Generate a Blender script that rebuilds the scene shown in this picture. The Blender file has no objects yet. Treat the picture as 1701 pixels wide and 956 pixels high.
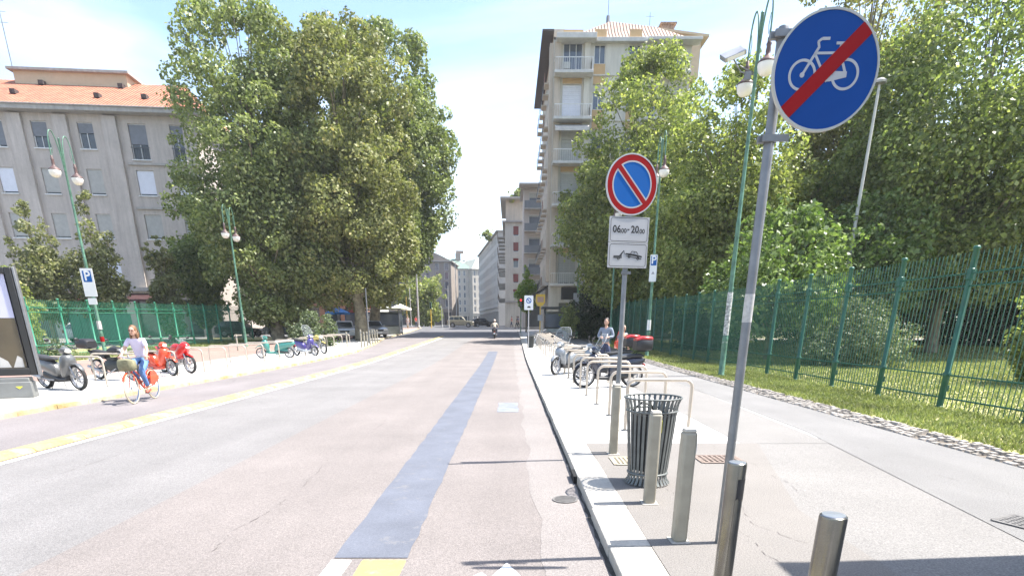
import bpy, bmesh, math, random
import numpy as np
from mathutils import Vector, Matrix, Euler
R = math.radians
random.seed(7)
scene = bpy.context.scene
col = scene.collection

# ------------------------------------------------------------------ camera
PITCH = 18.7
cd = bpy.data.cameras.new('camera'); cam = bpy.data.objects.new('camera', cd); col.objects.link(cam)
cam.location = (0, 0, 1.6); cam.rotation_euler = (R(90 - PITCH), 0, 0)
cd.sensor_fit = 'HORIZONTAL'; cd.sensor_width = 36; cd.lens = 20.05
cd.shift_x = 0.0015; cd.shift_y = 0.225; cd.clip_start = 0.1; cd.clip_end = 4000
scene.camera = cam

# ------------------------------------------------------------------ light
SUN_EL, SUN_AZ = 60.0, 5.0      # azimuth: degrees from +X towards +Y
EXPO = 1.60
scene.view_settings.view_transform = 'Standard'; scene.view_settings.look = 'None'
scene.view_settings.gamma = 1; scene.view_settings.exposure = EXPO
w = bpy.data.worlds.new('World'); scene.world = w; w.use_nodes = True
nt = w.node_tree; nt.nodes.clear()
sky = nt.nodes.new('ShaderNodeTexSky'); sky.sky_type = 'NISHITA'; sky.sun_disc = False
sky.sun_elevation = R(SUN_EL); sky.sun_rotation = R(90 - SUN_AZ); sky.air_density = 1.0; sky.dust_density = 1.2; sky.ozone_density = 1.3
bg = nt.nodes.new('ShaderNodeBackground'); bg.inputs[1].default_value = 0.125
out = nt.nodes.new('ShaderNodeOutputWorld')
tc = nt.nodes.new('ShaderNodeTexCoord')
mp = nt.nodes.new('ShaderNodeMapping'); mp.inputs['Scale'].default_value = (1.0, 1.2, 3.6); mp.inputs['Rotation'].default_value = (0, R(18), 0.3)
nz = nt.nodes.new('ShaderNodeTexNoise'); nz.inputs['Scale'].default_value = 1.5; nz.inputs['Detail'].default_value = 7; nz.inputs['Roughness'].default_value = 0.55; nz.inputs['Distortion'].default_value = 0.5
cr = nt.nodes.new('ShaderNodeValToRGB'); cr.color_ramp.elements[0].position = 0.42; cr.color_ramp.elements[1].position = 0.80
cr.color_ramp.elements[0].color = (0, 0, 0, 1); cr.color_ramp.elements[1].color = (1, 1, 1, 1)
mx = nt.nodes.new('ShaderNodeMix'); mx.data_type = 'RGBA'; mx.inputs['B'].default_value = (5.2, 5.5, 5.9, 1)
ml = nt.nodes.new('ShaderNodeMath'); ml.operation = 'MULTIPLY'; ml.inputs[1].default_value = 0.6
nt.links.new(tc.outputs['Generated'], mp.inputs[0]); nt.links.new(mp.outputs[0], nz.inputs['Vector']); nt.links.new(nz.outputs[0], cr.inputs[0])
nt.links.new(cr.outputs[0], ml.inputs[0]); nt.links.new(ml.outputs[0], mx.inputs['Factor'])
nt.links.new(sky.outputs[0], mx.inputs['A']); nt.links.new(mx.outputs['Result'], bg.inputs[0]); nt.links.new(bg.outputs[0], out.inputs[0])
sd = bpy.data.lights.new('sun', 'SUN'); sd.energy = 4.6; sd.angle = R(0.5); sd.color = (1.0, 0.955, 0.89)
sun = bpy.data.objects.new('sun', sd); col.objects.link(sun)
sdir = Vector((math.cos(R(SUN_EL)) * math.cos(R(SUN_AZ)), math.cos(R(SUN_EL)) * math.sin(R(SUN_AZ)), math.sin(R(SUN_EL))))
sun.rotation_euler = sdir.to_track_quat('Z', 'Y').to_euler(); sun.location = sdir * 60

# ------------------------------------------------------------------ survey helpers (photo measurements -> metres)
def rise(y):
    """street level: flat near the camera, then gently uphill to the crossing"""
    if y <= 22: return 0.0
    if y < 34: return 0.0185 * (y - 22) ** 2 / 24.0
    if y < 100: return 0.0185 * (y - 28)
    if y < 130: return 1.332 + 0.0185 * ((y - 100) - (y - 100) ** 2 / 60.0)
    return 1.61
SP, CP = math.sin(R(PITCH)), math.cos(R(PITCH))
def at(px, py, Y):
    k = Y / (SP * (3660 - py))
    return Vector((k * (px - 848), Y, 1.6 - k * CP * (py - 540)))
def gp(px, py, off=0.0):
    lo, hi = 1.0, 400.0
    for _ in range(60):
        m = (lo + hi) / 2
        if at(px, py, m).z - rise(m) - off > 0: lo = m
        else: hi = m
    p = at(px, py, lo); return Vector((p.x, p.y, rise(lo) + off))

# ------------------------------------------------------------------ materials
MATS = {}
def mat(name, rgb, rough=0.7, metal=0.0, var=0.12, scale=3.0, bump=0.0, bscale=40.0, coat=0.0, alpha=None, trans=0.0, coord='Object', emis=0.0, rgb2=None, detail=4.0, spec=0.5, fine=0.0, fscale=200.0):
    if name in MATS: return MATS[name]
    m = bpy.data.materials.new(name); m.use_nodes = True
    n = m.node_tree.nodes; l = m.node_tree.links
    b = n['Principled BSDF']
    b.inputs['Roughness'].default_value = rough; b.inputs['Metallic'].default_value = metal
    b.inputs['Coat Weight'].default_value = coat; b.inputs['Transmission Weight'].default_value = trans
    b.inputs['Specular IOR Level'].default_value = spec
    if alpha is not None: b.inputs['Alpha'].default_value = alpha
    c = n.new('ShaderNodeTexCoord'); s = n.new('ShaderNodeTexNoise'); s.inputs['Scale'].default_value = scale; s.inputs['Detail'].default_value = detail
    s.inputs['Roughness'].default_value = 0.6
    l.new(c.outputs[coord], s.inputs['Vector'])
    x = n.new('ShaderNodeMix'); x.data_type = 'RGBA'
    a = [max(0, v * (1 - var)) for v in rgb]; d = [min(1, v * (1 + var)) for v in (rgb2 or rgb)]
    x.inputs['A'].default_value = (*a, 1); x.inputs['B'].default_value = (*d, 1)
    r = n.new('ShaderNodeMapRange'); r.inputs[1].default_value = 0.3; r.inputs[2].default_value = 0.7
    l.new(s.outputs[0], r.inputs[0]); l.new(r.outputs[0], x.inputs['Factor'])
    last = x.outputs['Result']
    if fine > 0:
        s2 = n.new('ShaderNodeTexNoise'); s2.inputs['Scale'].default_value = fscale; s2.inputs['Detail'].default_value = 2
        l.new(c.outputs[coord], s2.inputs['Vector'])
        r2 = n.new('ShaderNodeMapRange'); r2.inputs[1].default_value = 0.25; r2.inputs[2].default_value = 0.75
        r2.inputs[3].default_value = 1 - fine; r2.inputs[4].default_value = 1 + fine
        l.new(s2.outputs[0], r2.inputs[0])
        v = n.new('ShaderNodeVectorMath'); v.operation = 'SCALE'; l.new(last, v.inputs[0]); l.new(r2.outputs[0], v.inputs['Scale']); last = v.outputs[0]
    l.new(last, b.inputs['Base Color'])
    if emis: b.inputs['Emission Color'].default_value = (*rgb, 1); b.inputs['Emission Strength'].default_value = emis
    if bump > 0:
        t = n.new('ShaderNodeTexNoise'); t.inputs['Scale'].default_value = bscale; t.inputs['Detail'].default_value = 5
        l.new(c.outputs[coord], t.inputs['Vector'])
        u = n.new('ShaderNodeBump'); u.inputs['Strength'].default_value = bump; u.inputs['Distance'].default_value = 0.02
        l.new(t.outputs[0], u.inputs['Height']); l.new(u.outputs[0], b.inputs['Normal'])
    MATS[name] = m
    return m

def asphalt(name, rgb, crack=0.5, stain=0.12, crackscale=0.35):
    m = mat(name, rgb, 0.9, var=stain, scale=0.5, bump=0.6, bscale=120, coord='Object', fine=0.34, fscale=85, detail=8)
    n = m.node_tree.nodes; l = m.node_tree.links; b = n['Principled BSDF']
    src = b.inputs['Base Color'].links[0].from_socket
    c = n.new('ShaderNodeTexCoord'); dn = n.new('ShaderNodeTexNoise'); dn.inputs['Scale'].default_value = 2.6; dn.inputs['Detail'].default_value = 8
    l.new(c.outputs['Object'], dn.inputs['Vector'])
    mm = n.new('ShaderNodeVectorMath'); mm.operation = 'MULTIPLY_ADD'; mm.inputs[1].default_value = (0.7, 0.7, 0); 
    l.new(dn.outputs['Color'], mm.inputs[0]); l.new(c.outputs['Object'], mm.inputs[2])
    v = n.new('ShaderNodeTexVoronoi'); v.feature = 'DISTANCE_TO_EDGE'; v.inputs['Scale'].default_value = crackscale
    l.new(mm.outputs[0], v.inputs['Vector'])
    r = n.new('ShaderNodeMapRange'); r.inputs[1].default_value = 0.0; r.inputs[2].default_value = 0.0028; r.inputs[3].default_value = 1.0; r.inputs[4].default_value = 0.0
    l.new(v.outputs['Distance'], r.inputs[0])
    g = n.new('ShaderNodeTexNoise'); g.inputs['Scale'].default_value = 0.45; g.inputs['Detail'].default_value = 3; l.new(c.outputs['Object'], g.inputs['Vector'])
    r2 = n.new('ShaderNodeMapRange'); r2.inputs[1].default_value = 0.52; r2.inputs[2].default_value = 0.62; l.new(g.outputs[0], r2.inputs[0])
    q = n.new('ShaderNodeMath'); q.operation = 'MULTIPLY'; l.new(r.outputs[0], q.inputs[0]); l.new(r2.outputs[0], q.inputs[1])
    q2 = n.new('ShaderNodeMath'); q2.operation = 'MULTIPLY'; q2.inputs[1].default_value = crack; l.new(q.outputs[0], q2.inputs[0])
    # small dark specks and pale grit
    sp = n.new('ShaderNodeTexNoise'); sp.inputs['Scale'].default_value = 9; sp.inputs['Detail'].default_value = 8; sp.inputs['Roughness'].default_value = 0.7; l.new(c.outputs['Object'], sp.inputs['Vector'])
    r3 = n.new('ShaderNodeMapRange'); r3.inputs[1].default_value = 0.66; r3.inputs[2].default_value = 0.74; r3.inputs[4].default_value = 0.35; l.new(sp.outputs[0], r3.inputs[0])
    ad = n.new('ShaderNodeMath'); ad.operation = 'MAXIMUM'; l.new(q2.outputs[0], ad.inputs[0]); l.new(r3.outputs[0], ad.inputs[1])
    x = n.new('ShaderNodeMix'); x.data_type = 'RGBA'; x.inputs['B'].default_value = (rgb[0] * 0.25, rgb[1] * 0.24, rgb[2] * 0.24, 1)
    l.new(src, x.inputs['A']); l.new(ad.outputs[0], x.inputs['Factor']); l.new(x.outputs['Result'], b.inputs['Base Color'])
    return m

def streak(m, amt=0.14):
    n = m.node_tree.nodes; l = m.node_tree.links; b = n['Principled BSDF']; src = b.inputs['Base Color'].links[0].from_socket
    c = n.new('ShaderNodeTexCoord'); mp_ = n.new('ShaderNodeMapping'); mp_.inputs['Scale'].default_value = (1.6, 1.6, 0.16); s = n.new('ShaderNodeTexNoise'); s.inputs['Scale'].default_value = 2.2; s.inputs['Detail'].default_value = 7; s.inputs['Roughness'].default_value = .65
    l.new(c.outputs['Object'], mp_.inputs[0]); l.new(mp_.outputs[0], s.inputs['Vector']); r = n.new('ShaderNodeMapRange'); r.inputs[1].default_value = .35; r.inputs[2].default_value = .65; r.inputs[3].default_value = 1 - amt * 1.6; r.inputs[4].default_value = 1 + amt * .6; l.new(s.outputs[0], r.inputs[0])
    v = n.new('ShaderNodeVectorMath'); v.operation = 'SCALE'; l.new(src, v.inputs[0]); l.new(r.outputs[0], v.inputs['Scale']); l.new(v.outputs[0], b.inputs['Base Color'])
def leaf_mat(name, c1, c2, c3=None, tr=0.35, rough=0.45):
    m = bpy.data.materials.new(name); m.use_nodes = True
    n = m.node_tree.nodes; l = m.node_tree.links; b = n['Principled BSDF']; o = n['Material Output']
    g = n.new('ShaderNodeNewGeometry'); rp = n.new('ShaderNodeValToRGB')
    rp.color_ramp.elements[0].color = (*c1, 1); rp.color_ramp.elements[1].color = (*c2, 1)
    if c3: e = rp.color_ramp.elements.new(0.93); e.color = (*c2, 1); rp.color_ramp.elements[-1].color = (*c3, 1)
    l.new(g.outputs['Random Per Island'], rp.inputs[0])
    c = n.new('ShaderNodeTexCoord'); s = n.new('ShaderNodeTexNoise'); s.inputs['Scale'].default_value = 0.45; s.inputs['Detail'].default_value = 3; l.new(c.outputs['Object'], s.inputs['Vector'])
    r = n.new('ShaderNodeMapRange'); r.inputs[1].default_value = 0.3; r.inputs[2].default_value = 0.7; r.inputs[3].default_value = 0.7; r.inputs[4].default_value = 1.3; l.new(s.outputs[0], r.inputs[0])
    v = n.new('ShaderNodeVectorMath'); v.operation = 'SCALE'; l.new(rp.outputs[0], v.inputs[0]); l.new(r.outputs[0], v.inputs['Scale'])
    l.new(v.outputs[0], b.inputs['Base Color']); b.inputs['Roughness'].default_value = rough; b.inputs['Specular IOR Level'].default_value = 0.35
    t = n.new('ShaderNodeBsdfTranslucent'); v2 = n.new('ShaderNodeVectorMath'); v2.operation = 'MULTIPLY'; v2.inputs[1].default_value = (1.35, 1.5, 0.85)
    l.new(v.outputs[0], v2.inputs[0]); l.new(v2.outputs[0], t.inputs['Color'])
    mx = n.new('ShaderNodeMixShader'); mx.inputs[0].default_value = tr
    l.new(b.outputs[0], mx.inputs[1]); l.new(t.outputs[0], mx.inputs[2]); l.new(mx.outputs[0], o.inputs['Surface'])
    MATS[name] = m
    return m

GREEN = mat('fence_green', (0.014, 0.095, 0.062), 0.45, var=0.2, scale=6)
GREENL = mat('fence_green_worn', (0.03, 0.20, 0.12), 0.5, var=0.2, scale=6)
LAMPG = mat('lamp_green', (0.05, 0.13, 0.085), 0.45, var=0.25, scale=5, rgb2=(0.09, 0.19, 0.13))
GALV = mat('galvanised_steel', (0.20, 0.205, 0.21), 0.5, 0.5, var=0.15, scale=9, bump=0.05)
STEEL = mat('brushed_steel', (0.20, 0.195, 0.18), 0.26, 0.95, var=0.18, scale=6)
BEIGE = mat('beige_bollard_paint', (0.31, 0.285, 0.225), 0.55, 0.1, var=0.12, scale=7)
RACKM = mat('rack_steel', (0.45, 0.39, 0.32), 0.42, 0.25, var=0.15, scale=6)
DARK = mat('dark_metal', (0.035, 0.04, 0.04), 0.5, 0.3, var=0.2)
BINM = mat('bin_grey_paint', (0.13, 0.14, 0.135), 0.5, 0.2, var=0.15, scale=12)
BLACK = mat('black_plastic', (0.018, 0.018, 0.02), 0.45, var=0.2)
RUBBER = mat('rubber', (0.02, 0.02, 0.02), 0.85, var=0.3, scale=20)
WHITEP = mat('white_paint', (0.75, 0.75, 0.74), 0.4, var=0.04)
CHROME = mat('bright_metal', (0.6, 0.6, 0.6), 0.2, 1.0, var=0.1)
ALU = mat('alloy_grey', (0.35, 0.35, 0.36), 0.4, 0.7)
REDP = mat('red_paint', (0.55, 0.012, 0.012), 0.3, var=0.08, coat=0.5)
ORANGEP = mat('orange_red_paint', (0.62, 0.06, 0.02), 0.3, var=0.08, coat=0.5)
SIGNB = mat('sign_blue', (0.001, 0.050, 0.235), 0.55, var=0.05, scale=2, spec=0.2)
SIGNB2 = mat('sign_blue_light', (0.006, 0.10, 0.35), 0.55, var=0.05, scale=2, spec=0.2)
SIGNR = mat('sign_red', (0.27, 0.003, 0.004), 0.55, var=0.05, spec=0.2)
SIGNW = mat('sign_white', (0.40, 0.40, 0.405), 0.45, var=0.04)
SIGNK = mat('sign_black', (0.012, 0.012, 0.012), 0.5)
GLASSD = mat('dark_glass', (0.03, 0.04, 0.05), 0.08, 0.0, var=0.3, scale=0.7, spec=0.8)
GLASS = mat('window_glass', (0.09, 0.11, 0.14), 0.1, 0.0, var=0.3, scale=0.5, spec=0.8)
CLEAR = mat('clear_plastic', (0.30, 0.33, 0.34), 0.08, 0.0, alpha=0.13, var=0.05)
GLOBE = mat('lamp_globe', (0.75, 0.72, 0.66), 0.3, var=0.04)
SHUT = mat('roller_shutter_grey', (0.36, 0.36, 0.33), 0.6, var=0.06)
SHUTL = mat('roller_shutter_pale', (0.62, 0.63, 0.68), 0.6, var=0.05)
BARK = mat('plane_bark', (0.12, 0.10, 0.07), 0.9, var=0.35, scale=3, bump=0.5, bscale=9, rgb2=(0.22, 0.19, 0.13))
SEATM = mat('black_seat_vinyl', (0.03, 0.03, 0.032), 0.6, var=0.15)
YELLOWP = mat('yellow_paint', (0.75, 0.48, 0.05), 0.55, var=0.1, scale=8)

# ------------------------------------------------------------------ mesh builder
class MB:
    def __init__(s): s.v = []; s.f = []; s.m = []; s.mats = []; s.cur = 0; s.T = None
    def use(s, m):
        if m not in s.mats: s.mats.append(m)
        s.cur = s.mats.index(m); return s
    def _add(s, vs, fs):
        o = len(s.v)
        if s.T is not None: vs = [s.T @ Vector(p) for p in vs]
        s.v += [tuple(p) for p in vs]; s.f += [tuple(i + o for i in f) for f in fs]; s.m += [s.cur] * len(fs); return s
    def box(s, c, d, rz=0.0, tap=1.0):
        x, y, z = d[0] / 2, d[1] / 2, d[2] / 2; ca, sa = math.cos(rz), math.sin(rz); vs = []
        for k in (-1, 1):
            t = tap if k > 0 else 1
            for i, j in ((-1, -1), (1, -1), (1, 1), (-1, 1)):
                a, b = i * x * t, j * y * t; vs.append((c[0] + a * ca - b * sa, c[1] + a * sa + b * ca, c[2] + k * z))
        return s._add(vs, [(3, 2, 1, 0), (4, 5, 6, 7), (0, 1, 5, 4), (1, 2, 6, 5), (2, 3, 7, 6), (3, 0, 4, 7)])
    def tube(s, path, r, n=10, caps=True, closed=False):
        P = [Vector(p) for p in path]; N = len(P); rs = r if isinstance(r, (list, tuple)) else [r] * N
        vs = []; prev = None
        for i, p in enumerate(P):
            if closed: t = (P[(i + 1) % N] - P[i - 1])
            else: t = (P[min(i + 1, N - 1)] - P[max(i - 1, 0)])
            t.normalize()
            if prev is None:
                a = Vector((0, 0, 1)) if abs(t.z) < 0.9 else Vector((1, 0, 0)); u = t.cross(a).normalized()
            else:
                u = (prev - t * prev.dot(t)); u = u.normalized() if u.length > 1e-6 else t.orthogonal().normalized()
            prev = u; w2 = t.cross(u)
            for k in range(n):
                a = 2 * math.pi * k / n; vs.append(p + (u * math.cos(a) + w2 * math.sin(a)) * rs[i])
        fs = []; seg = N if closed else N - 1
        for i in range(seg):
            j = (i + 1) % N
            for k in range(n):
                q = (k + 1) % n; fs.append((i * n + k, i * n + q, j * n + q, j * n + k))
        if caps and not closed: fs += [tuple(range(n - 1, -1, -1)), tuple((N - 1) * n + k for k in range(n))]
        return s._add(vs, fs)
    def cyl(s, p0, p1, r0, r1=None, n=12): return s.tube([p0, p1], [r0, r0 if r1 is None else r1], n)
    def lathe(s, prof, c=(0, 0, 0), n=24, axis='Z', caps=False):
        vs = []; N = len(prof)
        for r, z in prof:
            for k in range(n):
                a = 2 * math.pi * k / n; x, y = r * math.cos(a), r * math.sin(a)
                p = (x, y, z) if axis == 'Z' else ((x, z, y) if axis == 'Y' else (z, x, y))
                vs.append((p[0] + c[0], p[1] + c[1], p[2] + c[2]))
        fs = []
        for i in range(N - 1):
            for k in range(n):
                q = (k + 1) % n; fs.append((i * n + k, i * n + q, (i + 1) * n + q, (i + 1) * n + k))
        if caps: fs += [tuple(range(n - 1, -1, -1)), tuple((N - 1) * n + k for k in range(n))]
        return s._add(vs, fs)
    def ell(s, c, r, n=12, m=8):
        prof = [(max(1e-4, math.sin(math.pi * i / m)), -math.cos(math.pi * i / m)) for i in range(m + 1)]
        vs = []
        for a, z in prof:
            for k in range(n):
                t = 2 * math.pi * k / n; vs.append((c[0] + r[0] * a * math.cos(t), c[1] + r[1] * a * math.sin(t), c[2] + r[2] * z))
        fs = [(i * n + k, i * n + (k + 1) % n, (i + 1) * n + (k + 1) % n, (i + 1) * n + k) for i in range(m) for k in range(n)]
        return s._add(vs, fs)
    def prism(s, poly, o, u, v, w):
        """polygon poly[(a,b)] -> o+a*u+b*v, extruded by vector w"""
        o, u, v, w = Vector(o), Vector(u), Vector(v), Vector(w); n = len(poly)
        A = [o + u * a + v * b for a, b in poly]; B = [p + w for p in A]
        return s._add(A + B, [tuple(range(n - 1, -1, -1)), tuple(range(n, 2 * n))] + [(i, (i + 1) % n, n + (i + 1) % n, n + i) for i in range(n)])
    def side(s, poly, y0, y1): return s.prism(poly, (0, y0, 0), (1, 0, 0), (0, 0, 1), (0, y1 - y0, 0))
    def quad(s, a, b, c, d): return s._add([a, b, c, d], [(0, 1, 2, 3)])
    def loft(s, secs, n=14, p=2.6):
        """secs: (x, zc, half_width, half_height[, yc])"""
        vs = []
        for q in secs:
            x, zc, hw, hh = q[:4]; yc = q[4] if len(q) > 4 else 0
            for k in range(n):
                a = 2 * math.pi * k / n; ca, sa = math.cos(a), math.sin(a)
                vs.append((x, yc + hw * math.copysign(abs(ca) ** (2 / p), ca), zc + hh * math.copysign(abs(sa) ** (2 / p), sa)))
        N = len(secs)
        fs = [(i * n + k, i * n + (k + 1) % n, (i + 1) * n + (k + 1) % n, (i + 1) * n + k) for i in range(N - 1) for k in range(n)]
        fs += [tuple(range(n - 1, -1, -1)), tuple((N - 1) * n + k for k in range(n))]
        return s._add(vs, fs)
    def ringp(s, R1, R2, y0, y1, c=(0, 0, 0), n=48):
        """flat annulus in the XZ plane, from y0 to y1"""
        return s.lathe([(R1, y0), (R2, y0), (R2, y1), (R1, y1), (R1, y0)], c, n, 'Y')
    def build(s, name, m=None, parent=None, bevel=0.0, smooth=35, seg=2, loc=None):
        me = bpy.data.meshes.new(name); me.from_pydata(s.v, [], s.f)
        if s.mats:
            for q in s.mats: me.materials.append(q)
            if m is not None and m not in s.mats: pass
            me.polygons.foreach_set('material_index', s.m)
        elif m is not None: me.materials.append(m)
        me.update()
        bm = bmesh.new(); bm.from_mesh(me); bmesh.ops.recalc_face_normals(bm, faces=bm.faces); bm.to_mesh(me); bm.free()
        if smooth:
            me.shade_smooth(); me.set_sharp_from_angle(angle=R(smooth))
        o = bpy.data.objects.new(name, me); col.objects.link(o)
        if parent: o.parent = parent
        if loc is not None: o.location = loc
        if bevel > 0:
            b = o.modifiers.new('Bevel', 'BEVEL'); b.width = bevel; b.segments = seg; b.limit_method = 'ANGLE'; b.angle_limit = R(40)
        return o

def tag(o, label=None, cat=None, group=None, kind=None):
    if label: o['label'] = label
    if cat: o['category'] = cat
    if group: o['group'] = group
    if kind: o['kind'] = kind
    return o
def thing(name, label, cat, loc=(0, 0, 0), rz=0.0, group=None):
    o = bpy.data.objects.new(name, None); col.objects.link(o); o.location = loc; o.rotation_euler = (0, 0, rz); o.empty_display_size = 0.2
    return tag(o, label, cat, group)
def dup(root, loc, rz=None, label=None):
    r = root.copy(); col.objects.link(r); r.location = loc
    if rz is not None: r.rotation_euler = (0, 0, rz)
    if label: r['label'] = label
    for ch in list(root.children):
        c = ch.copy(); col.objects.link(c); c.parent = r
        for g in list(ch.children):
            d = g.copy(); col.objects.link(d); d.parent = c
    return r
def on(x, y, off=0.0): return (x, y, rise(y) + off)
def text_geo(txt, size):
    cu = bpy.data.curves.new('t', 'FONT'); cu.body = txt; cu.size = size; cu.align_x = 'CENTER'; cu.align_y = 'CENTER'; cu.extrude = 0.0; cu.resolution_u = 3; cu.offset = size * .022
    ob = bpy.data.objects.new('t', cu); col.objects.link(ob); bpy.context.view_layer.update()
    me = bpy.data.meshes.new_from_object(ob.evaluated_get(bpy.context.evaluated_depsgraph_get()))
    vs = [tuple(v.co) for v in me.vertices]; fs = [tuple(p.vertices) for p in me.polygons]
    bpy.data.objects.remove(ob); bpy.data.curves.remove(cu); bpy.data.meshes.remove(me)
    return vs, fs
def add_text(mb, txt, size, x, z, y, sx=1.0):
    vs, fs = text_geo(txt, size)
    return mb._add([(x + v[0] * sx, y, z + v[1]) for v in vs], fs)

# ------------------------------------------------------------------ setting: ground sheets
def strip(name, x0, x1, y0, y1, off, m, kind='structure', step=1.0, jit=0.0, nx=1, label=None):
    f0 = x0 if callable(x0) else (lambda y: x0); f1 = x1 if callable(x1) else (lambda y: x1)
    ys = []; y = y0
    while y < y1 - 1e-6: ys.append(y); y += step if y < 40 else max(step, 2.0)
    ys.append(y1); b = MB(); vs = []
    for y in ys:
        a = f0(y) + (random.uniform(-jit, jit) if jit else 0); c = f1(y) + (random.uniform(-jit, jit) if jit else 0)
        for i in range(nx + 1): vs.append((a + (c - a) * i / nx, y, rise(y) + off))
    w_ = nx + 1
    b._add(vs, [(i * w_ + k, i * w_ + k + 1, (i + 1) * w_ + k + 1, (i + 1) * w_ + k) for i in range(len(ys) - 1) for k in range(nx)])
    o = b.build(name, m, smooth=0); o['kind'] = kind
    return o
def pw(pts):
    def f(y):
        if y <= pts[0][0]: return pts[0][1]
        for (a, xa), (b, xb) in zip(pts, pts[1:]):
            if y <= b: return xa + (xb - xa) * (y - a) / (b - a)
        return pts[-1][1]
    return f
A_PINK = asphalt('asphalt_pinkish', (0.184, 0.163, 0.153), 0.25)
A_GREY = asphalt('asphalt_pale_grey', (0.180, 0.172, 0.168), 0.3)
A_LANE = asphalt('asphalt_left_lane', (0.186, 0.168, 0.167), 0.25)
A_BASE = asphalt('asphalt_old_dark', (0.10, 0.10, 0.105), 0.3)
A_PATH = asphalt('asphalt_path', (0.182, 0.177, 0.172), 0.25)
A_PATH2 = asphalt('asphalt_path_pale', (0.195, 0.186, 0.176), 0.25)
A_PATCH = asphalt('asphalt_patch_brown', (0.188, 0.174, 0.160), 0.25)
A_RED = asphalt('asphalt_reddish', (0.26, 0.17, 0.14), 0.2)
CONC = mat('pale_concrete', (0.50, 0.485, 0.455), 0.85, var=0.1, scale=1.2, bump=0.2, fine=0.08, fscale=60, detail=7)
KERB = mat('kerb_granite', (0.40, 0.375, 0.33), 0.85, var=0.18, scale=2.5, bump=0.5, bscale=30, fine=0.12, fscale=50, detail=7)
KERBY = mat('kerb_faded_yellow', (0.37, 0.26, 0.09), 0.85, var=0.2, scale=1.8, bump=0.4, bscale=30, rgb2=(0.48, 0.43, 0.32), fine=0.12, fscale=40, detail=8)
BLUEP = mat('blue_grey_tar_paint', (0.105, 0.114, 0.140), 0.8, var=0.16, scale=1.5, bump=0.25, bscale=120, fine=0.14, fscale=60, detail=7)
LINEW = mat('road_line_white', (0.66, 0.66, 0.64), 0.75, var=0.12, scale=4, fine=0.08)
LINEY = mat('road_line_yellow', (0.62, 0.50, 0.10), 0.75, var=0.12, scale=4, fine=0.08)
LAWN = mat('lawn_soil_green', (0.22, 0.22, 0.08), 0.95, var=0.3, scale=0.8, rgb2=(0.33, 0.30, 0.14), bump=0.4, fine=0.2, fscale=30, detail=6)

def wear(m, rgb, lo=.56, hi=.68, sc=5.0):
    n = m.node_tree.nodes; l = m.node_tree.links; b = n['Principled BSDF']; src = b.inputs['Base Color'].links[0].from_socket
    c = n.new('ShaderNodeTexCoord'); s = n.new('ShaderNodeTexNoise'); s.inputs['Scale'].default_value = sc; s.inputs['Detail'].default_value = 9; s.inputs['Roughness'].default_value = .72; l.new(c.outputs['Object'], s.inputs['Vector'])
    r = n.new('ShaderNodeMapRange'); r.inputs[1].default_value = lo; r.inputs[2].default_value = hi; r.inputs[4].default_value = .85; l.new(s.outputs[0], r.inputs[0])
    x = n.new('ShaderNodeMix'); x.data_type = 'RGBA'; x.inputs['B'].default_value = (*rgb, 1); l.new(src, x.inputs['A']); l.new(r.outputs[0], x.inputs['Factor']); l.new(x.outputs['Result'], b.inputs['Base Color'])
wear(BLUEP, (.17, .165, .165), .58, .70, 4); wear(LINEW, (.24, .23, .22), .55, .66, 6); wear(LINEY, (.24, .22, .19), .55, .66, 6)
wear(KERBY, (.30, .26, .19), .56, .68, 3); wear(KERB, (.22, .20, .17), .58, .70, 2.5); wear(CONC, (.30, .28, .25), .60, .75, 1.2)
def lanes(m, amt=.06):
    n = m.node_tree.nodes; l = m.node_tree.links; b = n['Principled BSDF']; src = b.inputs['Base Color'].links[0].from_socket
    c = n.new('ShaderNodeTexCoord'); mp_ = n.new('ShaderNodeMapping'); mp_.inputs['Scale'].default_value = (1.5, .07, 1); s = n.new('ShaderNodeTexNoise'); s.inputs['Scale'].default_value = 1.0; s.inputs['Detail'].default_value = 6; l.new(c.outputs['Object'], mp_.inputs[0]); l.new(mp_.outputs[0], s.inputs['Vector'])
    r = n.new('ShaderNodeMapRange'); r.inputs[1].default_value = .35; r.inputs[2].default_value = .65; r.inputs[3].default_value = 1 - amt; r.inputs[4].default_value = 1 + amt * .5; l.new(s.outputs[0], r.inputs[0])
    v = n.new('ShaderNodeVectorMath'); v.operation = 'SCALE'; l.new(src, v.inputs[0]); l.new(r.outputs[0], v.inputs['Scale']); l.new(v.outputs[0], b.inputs['Base Color'])
for m__ in (A_PINK, A_GREY, A_LANE, A_PATH): lanes(m__)

g = MB(); ysg = [-60, -20, 0, 22] + list(range(24, 134, 4)) + [150, 250, 420, 640]
vs = []
for y in ysg:
    for x in (-640, -200, -60, 60, 200, 640): vs.append((x, y, rise(y) - 0.104))
g._add(vs, [(i * 6 + k, i * 6 + k + 1, (i + 1) * 6 + k + 1, (i + 1) * 6 + k) for i in range(len(ysg) - 1) for k in range(5)])
tag(g.build('ground', A_BASE, smooth=0), kind='structure')

LK = pw([(0, -9.95), (36, -9.3), (45, -10.2), (55, -11.6), (75, -12.6), (95, -14.2)])       # left kerb line
RK = pw([(0, 0.75), (30, 0.78), (58, 0.95), (80, 0.95)])                                   # right kerb line
strip('road', lambda y: LK(y) + 0.0, -7.10, -6, 62, -0.1, A_LANE)
strip('road', -6.72, -3.55, -6, 62, -0.1, A_GREY)
strip('road', -3.55, 0.30, -6, 62, -0.1, A_PINK)
strip('road', lambda y: 0.24 + 0.03 * math.sin(y * 1.7) + 0.02 * math.sin(y * 4.1), RK, -6, 62, -0.0975, asphalt('gutter_asphalt_pale', (0.206, 0.187, 0.177), 0.2), step=0.2, jit=0.012)
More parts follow.
